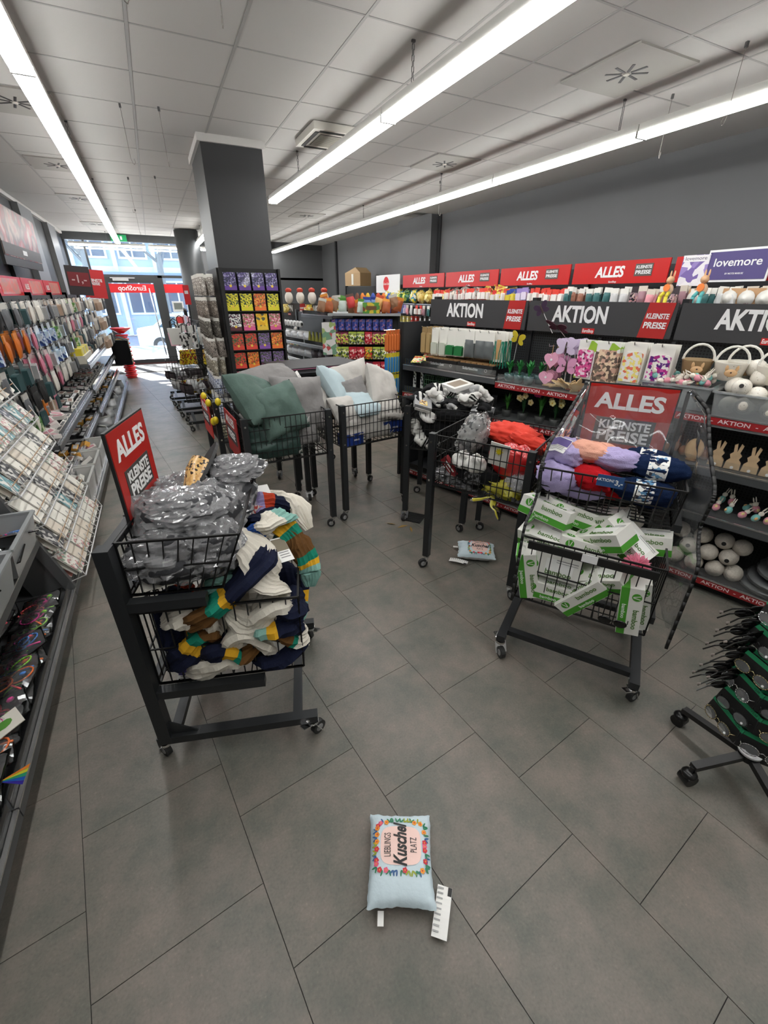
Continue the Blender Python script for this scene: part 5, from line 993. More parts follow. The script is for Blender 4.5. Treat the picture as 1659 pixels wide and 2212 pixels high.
# on top of the second gondola: toys, cardboard box, drinks
r = random.Random(8)
TY = [Kit(soft(.12,.18,.06,C(*c),C(*c2),'toy_pack','toy',.2)) for c, c2 in [((90,150,60),(220,235,225)),((60,80,170),(120,150,210)),((220,90,60),(240,190,120)),((200,200,190),(150,110,80)),((230,150,50),(170,90,50)),((90,60,50),(200,60,60))]]
for i in range(26):
    p = HF(-.12+.09*(i%13), .0+.16*(i//13), 1.555+.08*r.random()); g = r.randrange(6); TY[g].put(p, rot=(r.uniform(-.3,.3),r.uniform(-.4,.4),HF.rz+r.uniform(-.4,.4)), label='%s toy bag on the sweets rack, %s from its edge%s' % (['green and white','blue','orange and cream','grey and brown','amber','dark and red'][g], ORD[i%13], ', rear row' if i > 12 else ''), group='toy bags on the sweets rack %d' % (i//6))
for i in range(7): tag(MB().lathe([(0,0),(.03,0),(.032,.02),(.032,.22),(.012,.26),(0,.26)], C(*[(110,60,40),(225,130,40),(235,190,50),(60,90,180),(215,70,50),(225,125,45),(50,90,180)][i]), 12).obj('drink_tube', loc=HF(.36+.075*i,.02,1.402), smooth=True), '%s tall tube toy standing above the blue packs' % ['brown','orange','yellow','blue','red','second orange','second blue'][i], 'toy')
t = thing('display_box', 'yellow and green display box in front of the tall tube toys', 'box', HF(.56,-.06,1.402), HF.rz); MB().box((0,0,.07),(.24,.06,.14),printed('fruit_box',[(90,150,60),(215,190,60),(120,70,40),(80,140,60)],22)).obj('carton', t); MB().box((0,-.032,.07),(.15,.003,.05),C(110,75,40)).obj('name_panel', t)
t = thing('cardboard_box', 'open brown cardboard box on the top shelf below the grey wall', 'box', wf(9.6,-.02,1.80), WF.rz+.3); MB().box((0,0,.12),(.5,.3,.24),C(165,135,95)).obj('box', t); MB().prism([(-.25,0),(.25,0),(.1,.10)],.3,C(175,145,105),Matrix.Rotation(PI/2,3,'X'),(0,0,.24)).obj('flap', t); MB().box((0,-.152,.12),(.06,.004,.2),C(215,215,205)).obj('tape', t)
# third gondola board seen behind the seed rack
NF = Frame((2.9,9.3,0), math.radians(-62)); 
for i, (a, b_) in enumerate(((-1.5,-.5),(-.5,.5))): shelf_unit(NF, a, b_, [(.45,0,False),(.85,0,False)], 'far dark shelf unit with AKTION board, %s' % ['left','right'][i], 1.25, .4, strip=''); aktion_board(NF, a, b_, .3, 1.22, 1.46, 'far AKTION board behind the seed rack, %s' % ['left','right'][i])
for i in range(16): BGK[(i*2)%5].put(NF(-1.4+.12*i,.2,.95+(.4 if i%2 else 0)-.35*(i%3)), rot=(0,0,i), label='%s bag on the far shelf behind the seed rack, %s' % (BGN[(i*2)%5], ORD[i]))
for i in range(5): t = tag(MB().ell((0,0,.10),(.09,.09,.12),C(222,215,205),12,8).ell((0,0,.24),(.07,.06,.05),C(190,60,40),10,6).obj('paper_figure', loc=NF(-1.3+.35*i,.25,1.47), smooth=True), 'round white figure with a red cap on the far shelf, %s' % ORD[i], 'figure')
# orange and blue tube packs at the end of the promotional shelves
for r_, (z, m, mm, l) in enumerate([(1.36,C(205,110,50),C(205,110,50),'orange'),(1.17,C(30,120,190),C(225,205,40),'blue and yellow'),(.98,C(30,120,190),C(225,205,40),'light blue and yellow'),(.78,C(30,120,190),C(225,205,40),'lower blue and yellow')]):
    kk = Kit(pack(.028,.18,.02,mm,m,.8,name='toy_sword_pack'))
    for i in range(6): kk.put(GF(-2.62, -.10+.032*i-.06, z), rot=(0,0,GF.rz), label='%s narrow toy pack at the shelf end, %s' % (l, ORD[i]), group='%s packs at the shelf end' % l)
    MB().tube([GF(-2.62,-.2,z+.01),GF(-2.62,.1,z+.01)],.004,CHR,5).obj('rail_bar', label='thin steel bar holding the %s packs' % l, cat='bar')
# ---------------------------------------------------------------- seed rack in front of the pillar
SF = Frame((.62,4.775,0), 0)
t = thing('seed_rack', 'black seed packet rack standing in front of the pillar', 'rack', SF(0,0,0), SF.rz)
MB().b2((0,.02,0),(.53,.05,1.86),C(16)).obj('back_panel', t); MB().b2((-.02,-.035,0),(.012,.05,1.86),C(22)).obj('upright', t); MB().b2((.53,-.035,0),(.55,.05,1.86),C(22)).obj('upright', t)
for i in range(9): MB().b2((.0,-.03,1.665-.178*i),(.53,.02,1.672-.178*i),C(20)).obj('ledge', t)
SEED = {'purple':([(70,55,110),(50,45,80),(150,145,180),(40,40,70),(110,100,150)],(95,60,140)),'yellow':([(225,215,40),(70,90,40),(235,225,60),(200,190,30),(60,70,35)],(215,205,40)),'carrot':([(220,120,40),(190,60,40),(80,110,50),(235,160,60),(210,90,50)],(235,120,50)),
        'white_daisy':([(230,230,225),(60,60,70),(225,225,220),(90,40,60)],(90,40,50)),'pink_mix':([(215,130,140),(235,200,200),(200,90,120),(120,130,70)],(215,90,140)),'gold':([(235,190,30),(225,170,20),(90,90,60),(240,205,50)],(225,190,60)),
        'strawberry':([(205,60,45),(60,70,50),(220,80,60),(90,110,60),(200,50,40)],(215,70,55)),'lavender':([(110,80,140),(80,90,70),(140,110,165),(70,80,60)],(130,80,165))}
SKM = {}
for n_, (c, b_) in SEED.items():
    pm = printed('seed_'+n_, c, 95 if n_ != 'gold' else 40, .4)
    def bld(pm=pm, b_=b_, n_=n_):
        t = thing('seed_packet', 'x', 'seed packet'); H = .150; MB().b2((-.055,-.004,0),(.055,0,H),pm).obj('sachet', t); MB().b2((-.055,-.0048,0),(.055,-.0041,H*.24),C(*b_)).obj('colour_band', t); MB().cyl((0,-.0046,H*.24),(0,-.0062,H*.24),.012,C(225,190,70),10).obj('medallion', t); return t
    SKM[n_] = Kit(bld)
ROWS = [['purple']*4,['yellow','yellow','carrot','yellow'],['white_daisy','pink_mix','gold','pink_mix'],['strawberry','strawberry','lavender','carrot'],['strawberry','carrot','lavender','lavender'],['pink_mix','strawberry','pink_mix','carrot'],['gold','lavender','yellow','carrot'],['yellow','purple','gold','pink_mix']]
for r_, row in enumerate(ROWS):
    for c_, k_ in enumerate(row):
        for d in range(2 if r_ else 5): SKM[k_].put(SF(.07+.13*c_, -.006-.007*d-(.0), 1.675-.178*r_), rot=(-.06-.01*d,0,SF.rz), label='%s seed packet, %s row from top, %s column from the socks' % (k_.replace('_',' '), ORD[r_], ORD[c_]), group='seed packets row %d column %d' % (r_+1, c_+1))
# sock side of the rack
KF = Frame((.565,5.62,0), -PI/2)   # x toward the near corner, faces the aisle
t = thing('sock_rack', 'black rack side hung with rows of grey sock pairs', 'rack', KF(0,0,0), KF.rz); MB().b2((-.02,.02,0),(.84,.04,1.86),C(18)).obj('back_panel', t); MB().b2((-.02,-.1,0),(.84,.04,.06),C(24)).obj('base', t)
SKS = [Kit(soft(.07,.185,.045,WC,printed('sock_%d' % i,c,60,.9,'noise',0),'sock_pair','socks',.12)) for i, c in enumerate([[(205,198,188),(120,112,105),(225,220,212)],[(150,138,125),(90,82,76),(190,178,165)],[(110,105,95),(60,58,55),(150,145,135)],[(90,85,80),(170,160,150),(60,55,52)],[(160,150,130),(110,104,90),(205,198,180)],[(60,80,130),(210,215,225),(50,60,90)],[(190,185,150),(100,95,70),(215,210,190)]])]
SKN = ['pale grey sock pair','taupe sock pair','dark olive sock pair','charcoal marled sock pair','beige grey sock pair','blue and white sock pair','straw coloured sock pair']
for r_, z in enumerate((1.80,1.60,1.42,1.24,1.06,.88,.62,.40)):
    for c_ in range(7): 
        for d in range(2): SKS[min(r_,6) if r_ < 6 else (5 if r_ == 6 else 6)].put(KF(.04+.115*c_+.02*d,-.02-.085*d,z+.01*nz((r_,c_,1))), rot=(0,rnd.uniform(-.06,.06),KF.rz+rnd.uniform(.5,1.2)), label='%s on the rack side, %s row, %s place' % (SKN[min(r_,6) if r_ < 6 else (5 if r_ == 6 else 6)], ORD[r_], ORD[c_]), group='sock pairs row %d place %d' % (r_+1, c_+1))
# ---------------------------------------------------------------- goods in the sock cart and the red bag cart
def goods(cart, name, lab, cat, p, r3, m, seed, rot=(0,0,0), amp=.25, extra=None, film_=None):
    t = thing(name, lab, cat, cloc(cart, p), rot=(rot[0], rot[1], cart[1]+rot[2])); b = MB(); crumple(b, (0,0,0), r3, m, seed, amp, 28, 18, 6); b.obj('fabric' if film_ is None else 'contents', t, smooth=True)
    if film_: b = MB(); crumple(b, (0,0,0), [v*1.12 for v in r3], film_, seed+3, .22, 30, 20, 6); b.obj('film', t)
    if extra: extra(t)
    return t
BC = M('black_cotton', (.010,.010,.011), .9, 0, .2, bump=.4, bscale=150); WCN = M('white_cotton', (.62,.61,.58), .9, 0, .2, bump=.5, bscale=150); GYC = M('grey_cotton', (.33,.33,.33), .9, bump=.4, bscale=150)
def sock_roll(lab, cart, pts, w, h, bands, s):
    c = sum((Vector(p) for p in pts), Vector())/len(pts); t = thing('sports_sock', lab, 'sock', cloc(cart, c), cart[1]); b = MB(); tubeskin(b, [Vector(p)-c for p in pts], w, h, bands, 14, s, rib=.0015, n=24); b.obj('knit', t, smooth=True); return t
WS = [(WCN,4),(BC,.35),(WCN,.4),(BC,.35),(WCN,.5)]
for i, (lab, pts, w, h, bd) in enumerate([('white sock pair with grey heel lying highest on the sock cart',[(.18,.16,1.0),(.20,.12,.97),(.26,.10,.93)],.055,.035,[(WCN,3),(GYC,1)]),('white ankle socks with black stripes at the middle rim',[(.36,.18,.98),(.42,.14,.96),(.46,.16,.94)],.05,.03,WS),
    ('pale grey sock bundle at the far right of the sock cart',[(.40,.28,1.02),(.48,.30,1.00),(.54,.32,.95)],.055,.035,[(GYC,1),(WCN,2)]),('black socks with white bands at the rear left of the sock cart',[(.06,.20,1.0),(.14,.24,1.02),(.20,.26,1.0)],.05,.03,[(BC,2),(WCN,.3),(BC,.3),(WCN,.3),(BC,1)]),
    ('black socks hanging at the left post of the sock cart',[(.0,.10,.95),(.04,.06,.98),(.10,.08,.98)],.05,.03,[(BC,3),(WCN,.4),(BC,1)]),('white sock pressed against the near wires below the rim',[(.08,.05,.88),(.14,.04,.85),(.20,.04,.86)],.05,.035,[(WCN,1)]),('white sock with black stripes low at the near wires',[(.06,.04,.72),(.10,.035,.68),(.16,.04,.65)],.05,.035,WS),
    ('white sock at the near left edge of the sock cart',[(.04,.04,.83),(.05,.035,.77),(.06,.04,.70)],.04,.03,[(WCN,1)]),('second striped sock low in the sock cart',[(.12,.04,.66),(.18,.05,.64),(.24,.05,.65)],.04,.03,WS)]):
    sock_roll(lab, T4, pts, w, h, bd, i)
for i in range(14):
    x, y = .08+.075*(i%7), .10+.20*(i//7); z = .95+.05*math.sin(i*1.7); a_ = i*2.1
    sock_roll('%s sock pair in the heap of the sock cart, %s from the post' % (['white','striped white','black','grey'][i%4], ORD[i]), T4, [(x-.05*math.cos(a_),y-.05*math.sin(a_),z),(x,y,z+.02),(x+.05*math.cos(a_),y+.05*math.sin(a_),z-.01)], .038, .024, [[(WCN,1)],WS,[(BC,3),(WCN,.3)],[(GYC,2),(WCN,1)]][i%4], i+30)
for i, (p, r3, m, l) in enumerate([((.18,.10,.78),(.12,.06,.09),BC,'at the near wires'),((.38,.10,.78),(.13,.07,.10),BC,'right of the middle'),((.16,.30,.78),(.15,.12,.12),BC,'deep at the back left'),((.42,.34,.80),(.14,.14,.12),BC,'deep at the back right'),((.30,.16,.91),(.13,.08,.05),BC,'under the highest white socks'),((.30,.06,.86),(.12,.04,.05),BC,'folded over the near rim')]):
    goods(T4, 'sports_shirt', 'black cotton garment %s of the sock cart' % l, 'garment', p, r3, m, i+60)
t = thing('sock_pack', 'grey folded sock pack with a small picture label on the near rim', 'socks', cloc(T4,(.10,.02,.95)), rot=(.5,.3,T4[1]+.4)); MB().box((0,0,0),(.13,.10,.03),GYC).box((.01,0,-.02),(.12,.11,.02),WCN).obj('knit', t); MB().box((0,-.01,.016),(.06,.05,.003),printed('food_photo',[(225,220,200),(200,150,80),(120,90,60),(230,200,120)],80)).obj('label', t)
t = thing('picture_frame', 'white box frame with a beige inlay lying on the sock cart', 'frame', cloc(T4,(.30,.34,1.03)), rot=(.12,-.1,T4[1]+.9)); MB().box((0,0,0),(.20,.15,.03),C(225,224,220)).obj('frame', t); MB().box((0,0,.0155),(.14,.09,.002),C(150,135,120)).obj('inlay', t)
t = thing('sock_pack', 'dark pack with white graphic letters left of the bunny paper', 'packet', cloc(T4,(.52,.10,.90)), rot=(.9,.2,T4[1])); MB().box((0,0,0),(.16,.10,.03),printed('graphic_pack',[(30,30,32),(25,25,26),(210,208,205),(35,35,36)],60)).obj('pack', t)
RC = M('red_cotton', (.62,.035,.015), .8, bump=.4, bscale=90); RBAG = M('red_bag', (.55,.02,.02), .25, 0, .6, coat=.6, bump=.6, bscale=25); YB = film('yellow_bag', (.75,.68,.08), .62, .15)
goods(T5, 'sweater', 'bright red jersey heaped at the back of the red bag cart', 'garment', (.36,.34,.90), (.15,.12,.055), RC, 71, (.1,.1,.3), .26); goods(T5, 'sweater', 'red jersey sleeve reaching to the right post', 'garment', (.50,.26,.89), (.12,.06,.04), RC, 72, (0,.3,.2), .24)
t = goods(T5, 'packed_blanket', 'red wrapped blanket with a white corner label behind the wires', 'packet', (.45,.12,.80), (.12,.06,.11), RBAG, 73, (.2,.5,.2), .22); MB().box((0,0,0),(.11,.004,.14),C(225,222,215)).obj('label', t, loc=(-.095,-.075,.04), rot=(.1,-.4,-.1)); MB().prism([(.022*math.cos(a)*(1 if i%2 else .55),.022*math.sin(a)*(1 if i%2 else .55)) for i, a in enumerate([k*PI/8 for k in range(16)])],.003,C(225,205,30),Matrix.Rotation(PI/2,3,'X')).obj('yellow_star', t, loc=(-.105,-.082,.06))
t = goods(T5, 'wrapped_blanket', 'white and grey wrapped roll standing slanted by the far left corner', 'packet', (.17,.18,.90), (.07,.06,.13), printed('word_print',[(205,203,200),(190,188,185),(90,90,92),(215,212,208)],40), 75, (.2,.5,0), .15, None, CLB)
for i, (p, l) in enumerate([((.17,.08,.80),'left'),((.26,.07,.80),'right')]): sock_roll('white plush sock pair in the middle of the red bag cart, %s one' % l, T5, [(p[0]-.05,p[1],p[2]),(p[0],p[1]-.02,p[2]-.02),(p[0]+.04,p[1],p[2]+.01)], .05, .045, [(WCN,1)], i+5)
t = goods(T5, 'shirt_pack', 'black packed shirt with a grey graphic against the near wires', 'packet', (.26,.07,.70), (.14,.05,.07), BC, 77, amp=.15); MB().box((0,0,0),(.10,.003,.07),printed('skull_print',[(20,20,20),(110,110,112),(25,25,26),(90,90,92)],70)).obj('graphic', t, loc=(.0,-.058,.0))
t = thing('carton', 'dark red carton with white lines slanting at the left of the red bag cart', 'box', cloc(T5,(.10,.05,.73)), rot=(0,.8,T5[1])); MB().box((0,0,0),(.13,.04,.045),C(120,25,30)).obj('carton', t); MB().box((0,-.021,.008),(.08,.002,.008),WHT).box((0,-.021,-.01),(.06,.002,.005),WHT).obj('print', t)
for i, (p, l) in enumerate([((.08,.08,.66),'left'),((.20,.10,.64),'middle')]): goods(T5, 'plastic_bag', 'dark clear bag low in the red bag cart, %s one' % l, 'bag', p, (.08,.06,.04), DFAB, 80+i, amp=.3, film_=BAGF)
goods(T5, 'plastic_bag', 'pale silvery bag beside the red wrapped blanket', 'bag', (.50,.10,.70), (.06,.05,.06), C(190), 84, amp=.3, film_=BAGF); goods(T5, 'shirt_pack', 'black shirt under the red jersey', 'garment', (.32,.30,.78), (.18,.14,.08), BC, 85)
t = goods(T5, 'yellow_bag', 'thin yellow carrier bag sagging through the wires', 'bag', (.42,.12,.66), (.14,.09,.05), YB, 88, (0,.1,0), .45); b = MB(); tubeskin(b, [(-.02,-.10,-.04),(.0,-.13,-.09),(.03,-.14,-.10),(.06,-.15,-.15)], .022, .008, [(YB,1)], 6, 3, rib=.002, n=12); tubeskin(b, [(-.02,-.10,-.04),(-.09,-.13,-.07),(-.14,-.14,-.09)], .022, .009, [(YB,1)], 6, 5, rib=.002, n=12); b.obj('handles', t, smooth=True)
# ---------------------------------------------------------------- left side shelving
LG = Frame((-.73,0,0), PI/2)
LU = [(-.1,1.25),(1.25,2.55),(2.55,3.85),(3.85,5.0),(5.0,6.15),(6.15,7.3),(7.3,8.5),(8.5,9.7)]
LS = [[(.50,.07,0)],[(.50,.07,0)],[(.50,.30,0)],[(.35,.12,0),(.62,.12,0)],[(.35,.12,0),(.62,.12,0)],[(.35,.10,0),(.62,.10,0),(.90,.08,0)],[(.35,.10,0),(.62,.10,0),(.90,.08,0)],[(.35,.10,0),(.62,.10,0)]]
for i, (a, b_) in enumerate(LU): shelf_unit(LG, a, b_, LS[i], 'grey shelf unit on the left wall, %s counted from the camera' % ORD[i], 1.62, .42, C(60,62,64), M('left_shelf_metal', (.15,.155,.16), .35, .5), strip='', base=.14)
for i, (a, b_) in enumerate(LU[3:7]):
    t = thing('header_sign', 'faded red picture panel above the left shelves, %s from the camera' % ORD[i], 'sign', LG((a+b_)/2,.46,1.70), LG.rz); MB().box((0,0,0),(b_-a-.03,.01,.17),C(205,60,62,rough=.25)).obj('board', t); MB().box((.1,-.006,0),((b_-a)*.55,.002,.13),printed('faded_photo_%d' % i,[(215,120,115),(190,150,130),(230,110,90),(200,160,150)],12,.3,'noise')).obj('print', t)
    text('ALLES', .07, C(235,210,208), t, (-(b_-a)*.32,-.008,0), bold=.03)
t = thing('wall_poster', 'large red and white people poster high on the left wall', 'poster', LG(7.55,.60,2.22), rot=(.06,0,LG.rz)); MB().box((0,0,0),(2.0,.03,.60),C(45)).obj('frame', t)
MB().box((0,-.017,.04),(1.96,.006,.5),printed('people_print',[(140,22,26),(165,140,128),(80,60,52),(150,30,32),(170,152,140)],3.2,.45,'noise',0)).obj('print', t); MB().box((0,-.022,-.14),(1.96,.004,.12),C(75,68,66)).obj('grey_band', t); MB().box((0,-.025,-.14),(.22,.003,.05),C(215)).obj('label', t)
t = thing('pole_sign', 'dark sign with price -1,- on the left shelf end', 'sign', LG(9.3,.28,1.82), rot=(0,.05,LG.rz-1.2)); MB().box((0,0,0),(.34,.02,.42),C(48,40,42)).obj('board', t); MB().box((0,-.012,.02),(.30,.003,.20),C(120,25,32)).obj('red_field', t); text('-1,-', .16, C(200,170,170), t, (0,-.015,.02), bold=.01)
t = thing('pole_sign', 'red KLEINSTE PREISE sign behind the dark price sign', 'sign', LG(9.75,.12,1.78), rot=(0,.05,LG.rz-1.2)); MB().box((0,0,0),(.34,.02,.44),C(200,45,48)).obj('board', t); text('KLEINSTE\nPREISE', .06, WHT, t, (0,-.0125,.03), bold=.03)
# hanging goods on the left
LM_ = [('grey and white blister pack',C(180,178,172),C(90,92,95)),('blue brush pack',C(200,208,215),printed('blue_brush',[(60,90,150),(200,210,220),(40,60,110),(180,200,215)],60)),('orange brown pack',C(205,120,30),C(190,100,25)),('clear pack with silver tool',C(205,205,200),M('bright_silver',(.5,.5,.5),.25,.6)),('black tool pack',C(45),C(30)),
       ('beige hair brush pack',C(190,170,150),C(165,140,120)),('white comb pack',WC,C(215,210,200)),('green leaf pack',C(190,200,170),printed('green_leaf',[(60,110,50),(190,200,170),(90,140,70)],60)),('pink cosmetic pack',C(215,190,190),C(200,120,140)),('dark teal pack',C(60,80,80),C(40,70,72))]
LK2 = [Kit((pack if i % 2 else soft)(.10,.165,.035,c,b_,**({'frac':.72} if i % 2 else {'name':'blister_pack','cat':'packet'}))) for i, (_, c, b_) in enumerate(LM_)]
MIX = [[4,4,0,0,9,6,6,3,0,3,5,6,3,6,7,5,6,3,0,6,5,5,3],[1,2,2,2,8,1,1,1,7,3,0,6,8,3,6,8,9,6,0,3,6,0,6],[0,9,9,3,8,8,3,1,1,0,3,0,7,5,9,6,0,0,3,6,5,0,3],[3,0,4,4,9,6,8,6,6,3,0,3,7,8,6,5,9,4,0,6,3,0,6]]
for r_, z in enumerate((1.57,1.385,1.20,1.02)):
    for i in range(23):
        Y = 3.45+.265*i+.03*(r_%2); g = MIX[r_][i]
        HK.put(LG(Y,.40,z+.004), LG.rz, 'steel hook on the left wall, row %s, place %s' % (ORD[r_], ORD[i%20]), 'left wall hooks')
        for d in range(3 if i < 12 else 2):
            LK2[g].put(LG(Y+rnd.uniform(-.012,.012), .20+.05*d, z), rot=(rnd.uniform(-.05,.05),rnd.uniform(-.05,.05),LG.rz+rnd.uniform(-.15,.15)), label='%s, left wall %s row, hook %s%s' % (LM_[g][0], ORD[r_], ORD[i%20], ' far' if i > 19 else ''), group='left wall row %d hook %d' % (r_+1, i+1))
for i in range(14):
    LK2[(i*3)%10].put(LG(3.55+.13*(i%7)*1.6, .24, .86-.17*0+.0*(i//7)), rot=(0,0,LG.rz+rnd.uniform(-.3,.3)), label='%s on the low pegs above the first white shelf, place %s' % (LM_[(i*3)%10][0], ORD[i]))
# white clothes and big bags at the far end
for i in range(9):
    g = [5,6,5,0,6,5,4,6,0][i]
    for r_ in range(3): LK2[g].put(LG(8.4+.13*i, .05+.1*(i%2), 1.55-.27*r_), rot=(0,0,LG.rz-.4), label='%s on the end rail near the door, row %s, place %s' % (LM_[g][0], ORD[r_], ORD[i]))
# small goods on the left shelves
SB = [Kit(lambda s=s, c=c, l=l: (lambda t: (MB().box((0,0,s[2]/2),s,c).obj('pack', t), MB().box((0,0,s[2]+.0006),(s[0]*.7,s[1]*.6,.0012),l).obj('label', t), t)[-1])(thing('small_pack','x','packet'))) for s, c, l in
    (((.13,.055,.035),C(210,208,200),C(150,120,110)),((.14,.05,.03),C(30),C(215)),((.10,.07,.05),C(200,190,170),C(190,100,90)),((.15,.035,.03),C(225,222,215),C(90)),((.12,.05,.045),C(205,150,60),WHT),((.10,.06,.03),C(200,195,190),C(175,120,130)))]
SBN = ['pale flat pack','black flat pack','beige small pack','white slim pack','amber pack','white and pink pack']
k = 0
for z, ya, yb, nm in ((.622,3.92,4.98,'first white shelf'),(.622,5.05,6.1,'second white shelf'),(.352,3.92,4.98,'low shelf below the white packs'),(.352,5.05,6.1,'next low shelf'),(.622,6.2,8.4,'middle shelf toward the door'),(.352,6.2,9.6,'lowest shelf toward the door')):
    nn = int((yb-ya)/.155)
    for i in range(nn):
        for j in range(4):
            g = (3 if j < 1 else [1,0,1,1,0,2,5][(i+int(z*10))%7]) if z > .5 else [1,1,0,1,4,1][(i+j)%6]
            SB[g].put(LG(ya+.06+.155*i, .17+.068*j, z+.008*(j%2)), rot=(.15,rnd.uniform(-.1,.1),LG.rz+rnd.uniform(-.12,.12)), label='%s on the %s, %s along, row %s' % (SBN[g], nm, ORD[i%20], ORD[j]), group='%s column %d' % (nm, i))
for i in range(9): SB[5].put(LG(3.95+.06*i, .15+.03*(i%3), .66+.01*i), rot=(rnd.uniform(-.4,.4),rnd.uniform(-.4,.4),rnd.uniform(0,3)), label='white and pink pack tipped at the near end of the first white shelf, %s' % ORD[i])
t = thing('display_tray', 'yellow lined tray of books on the shelf toward the door', 'tray', LG(6.55,.10,.905), LG.rz); b = MB(); b.b2((-.33,0,0),(.33,.28,.09),C(205,200,185)); b.obj('tray', t)
for i in range(9): MB().box((-.29+.073*i,.14,.115),(.06,.24,.10),C(*[(215,195,50),(225,215,90),(200,190,150)][i%3])).obj('book', t)
for i in range(10): SB[i%6].put(LG(6.95+.14*i,.2,.905), LG.rz, '%s on the upper shelf beyond the yellow tray, %s' % (SBN[i%6], ORD[i]))
for i in range(7): LK2[6].put(LG(7.4+.2*i,.15,1.0), rot=(1.2,0,LG.rz), label='white pack lying on the upper shelf toward the door, %s' % ORD[i]) if False else None
# dark peg goods and loose bags in the base deck
r = random.Random(21)
for i in range(16): GB[i%2].put(LG(5.3+.27*i, .16+.08*(i%2), .25), rot=(r.uniform(-.3,.3),0,r.uniform(0,3)), label='%s in the base tray of the left shelves, %s from the clear bins' % (['silvery wrapped bag','dark net bag'][i%2], ORD[i]))
CBIN = film('white_bin_plastic', (.85,.85,.82), .5, .25)
for i, Y in enumerate((3.85,4.30,4.75)):
    bin_('clear white ribbed bin standing in the base tray, %s from the card rack' % ORD[i], LG, Y+.03, -.02, .142, .40, .34, .22, CBIN)
    for j in range(6): SB[(4,1,2,0,3,5)[(i+j)%6]].put(LG(Y-.10+.05*j, .08+.04*(j%3), .24+.02*j), rot=(r.uniform(-1,1),r.uniform(-.6,.6),r.uniform(0,3)), label='%s inside the %s clear bin' % (SBN[(4,1,2,0,3,5)[(i+j)%6]], ORD[i]))
# card rack
t = thing('card_rack', 'sloping wire rack full of wrapped greeting cards on the left shelves', 'rack', LG(2.57,0,.16), LG.rz); LEN = 1.12; sl = math.atan2(.23,.84)
def rp(x, s_, off=0): return Vector((x, s_*math.sin(sl)+.01-off*math.cos(sl), s_*math.cos(sl)+off*math.sin(sl)*1.0))
for x in (0,1.0): MB().bar(rp(x,-.02), rp(x,LEN), .03, M('grey_side',(.13,.133,.135),.4,.3), .05).bar(rp(x,0,-.09), rp(x,LEN,-.09), .004, M('grey_side'), .17).obj('side_board', t)
b = MB()
for j in range(7): b.bar(rp(0,.02+.18*j,.10), rp(1,.02+.18*j,.10), .006, C(205)); b.bar(rp(0,.08+.18*j,.095), rp(1,.08+.18*j,.095), .004, C(170,140,110))
for k in range(9):
    for j in range(6): b.bar(rp(k/8,.02+.18*j,.02), rp(k/8,.02+.18*j,.10), .004, C(205)); b.bar(rp(k/8,.02+.18*j,.10), rp(k/8,.11+.18*j,.095), .004, C(205))
b.obj('wire_grid', t, kind='stuff')
MB().add([rp(0,0,-.02),rp(1,0,-.02),rp(1,LEN,-.02),rp(0,LEN,-.02)], [(0,1,2,3)], C(70)).obj('back_sheet', t)
CDM = [C(225,222,212),C(215,205,190),printed('card_floral',[(228,225,216),(200,150,150),(225,222,212),(150,170,150),(230,227,218)],60),printed('card_dark',[(90,90,92),(205,203,198),(60,62,64)],50),printed('card_teal',[(120,160,165),(225,224,218),(90,140,145)],40),C(185,120,110),C(190,205,120)]
CDK = [Kit(lambda m=m: (lambda t: (MB().box((0,0,.08),(.100,.004,.155),m).obj('card', t), MB().box((0,.004,.083),(.105,.002,.165),C(222,220,214,rough=.25)).obj('envelope', t), t)[-1])(thing('greeting_card','x','card'))) for m in CDM]; CDN = ['plain cream','beige','floral','dark printed','teal','dusty red','lime']
for j in range(6):
    for c_ in range(8):
        for d in range(3):
            g = r.choice([0,0,0,1,2,2,3,1,4,0]+([5,6] if d == 0 else [])); p = rp(.065+.125*c_, .035+.18*j, .035+.026*d)
            CDK[g].put(LG(2.57+p.x, p.y, .16+p.z), rot=(-sl+.08*d-.50,r.uniform(-.06,.06),LG.rz+r.uniform(-.08,.08)), label='%s greeting card, %s row from below, %s column' % (CDN[g], ORD[j], ORD[c_]), group='greeting cards row %d column %d' % (j+1, c_+1))
# near bins and toy packs in the base tray
GBN = film('grey_tote_plastic', (.50,.52,.53), .6, .2)
for i, Y in enumerate((2.30,1.86,1.42)): 
    bin_('grey translucent tote on the near left shelf, %s from the card rack' % ORD[i], LG, Y, .02, .515, .42, .36, .15, GBN)
NEON = [C(225,60,150,rough=.35),C(150,215,70,rough=.35),C(240,120,60,rough=.35),C(80,140,220,rough=.35),C(230,80,90,rough=.35)]; NN = ['pink','lime','orange','blue','red']
def toy(m, sd_):
    def build():
        t = thing('toy_pack', 'x', 'toy'); MB().box((0,0,0),(.15,.20,.005),C(16,rough=.25)).obj('card', t); rr = random.Random(sd_); b = MB()
        for k in range(3):
            R_ = rr.uniform(.02,.04); cx, cy = rr.uniform(-.03,.03), rr.uniform(-.05,.05); b.tube([(cx+R_*math.cos(a), cy+R_*math.sin(a)*1.2, .012+.004*k) for a in [q*PI/8 for q in range(17)]], .0035, m, 5)
        b.bar((-.06,-.08,.012),(.05,.07,.012),.006,NEON[(sd_+2)%5]); b.ell((.03,-.05,.013),(.011,.015,.008),NEON[(sd_+1)%5],8,5); b.obj('toy', t, kind='stuff', smooth=True); MB().box((.03,.07,.004),(.06,.03,.002),C(215,100,70)).box((-.04,.075,.004),(.03,.03,.002),C(210)).obj('print', t); MB().grid(lambda u, v: Vector(((u-.5)*.15,(v-.5)*.2,.026*math.sin(PI*u)**.5*math.sin(PI*v)**.5+.004*nz((u*5,v*5,sd_)))),8,8,CLB).obj('blister', t); return t
    return build
TK = [Kit(toy(NEON[i], i)) for i in range(5)]
n = 0
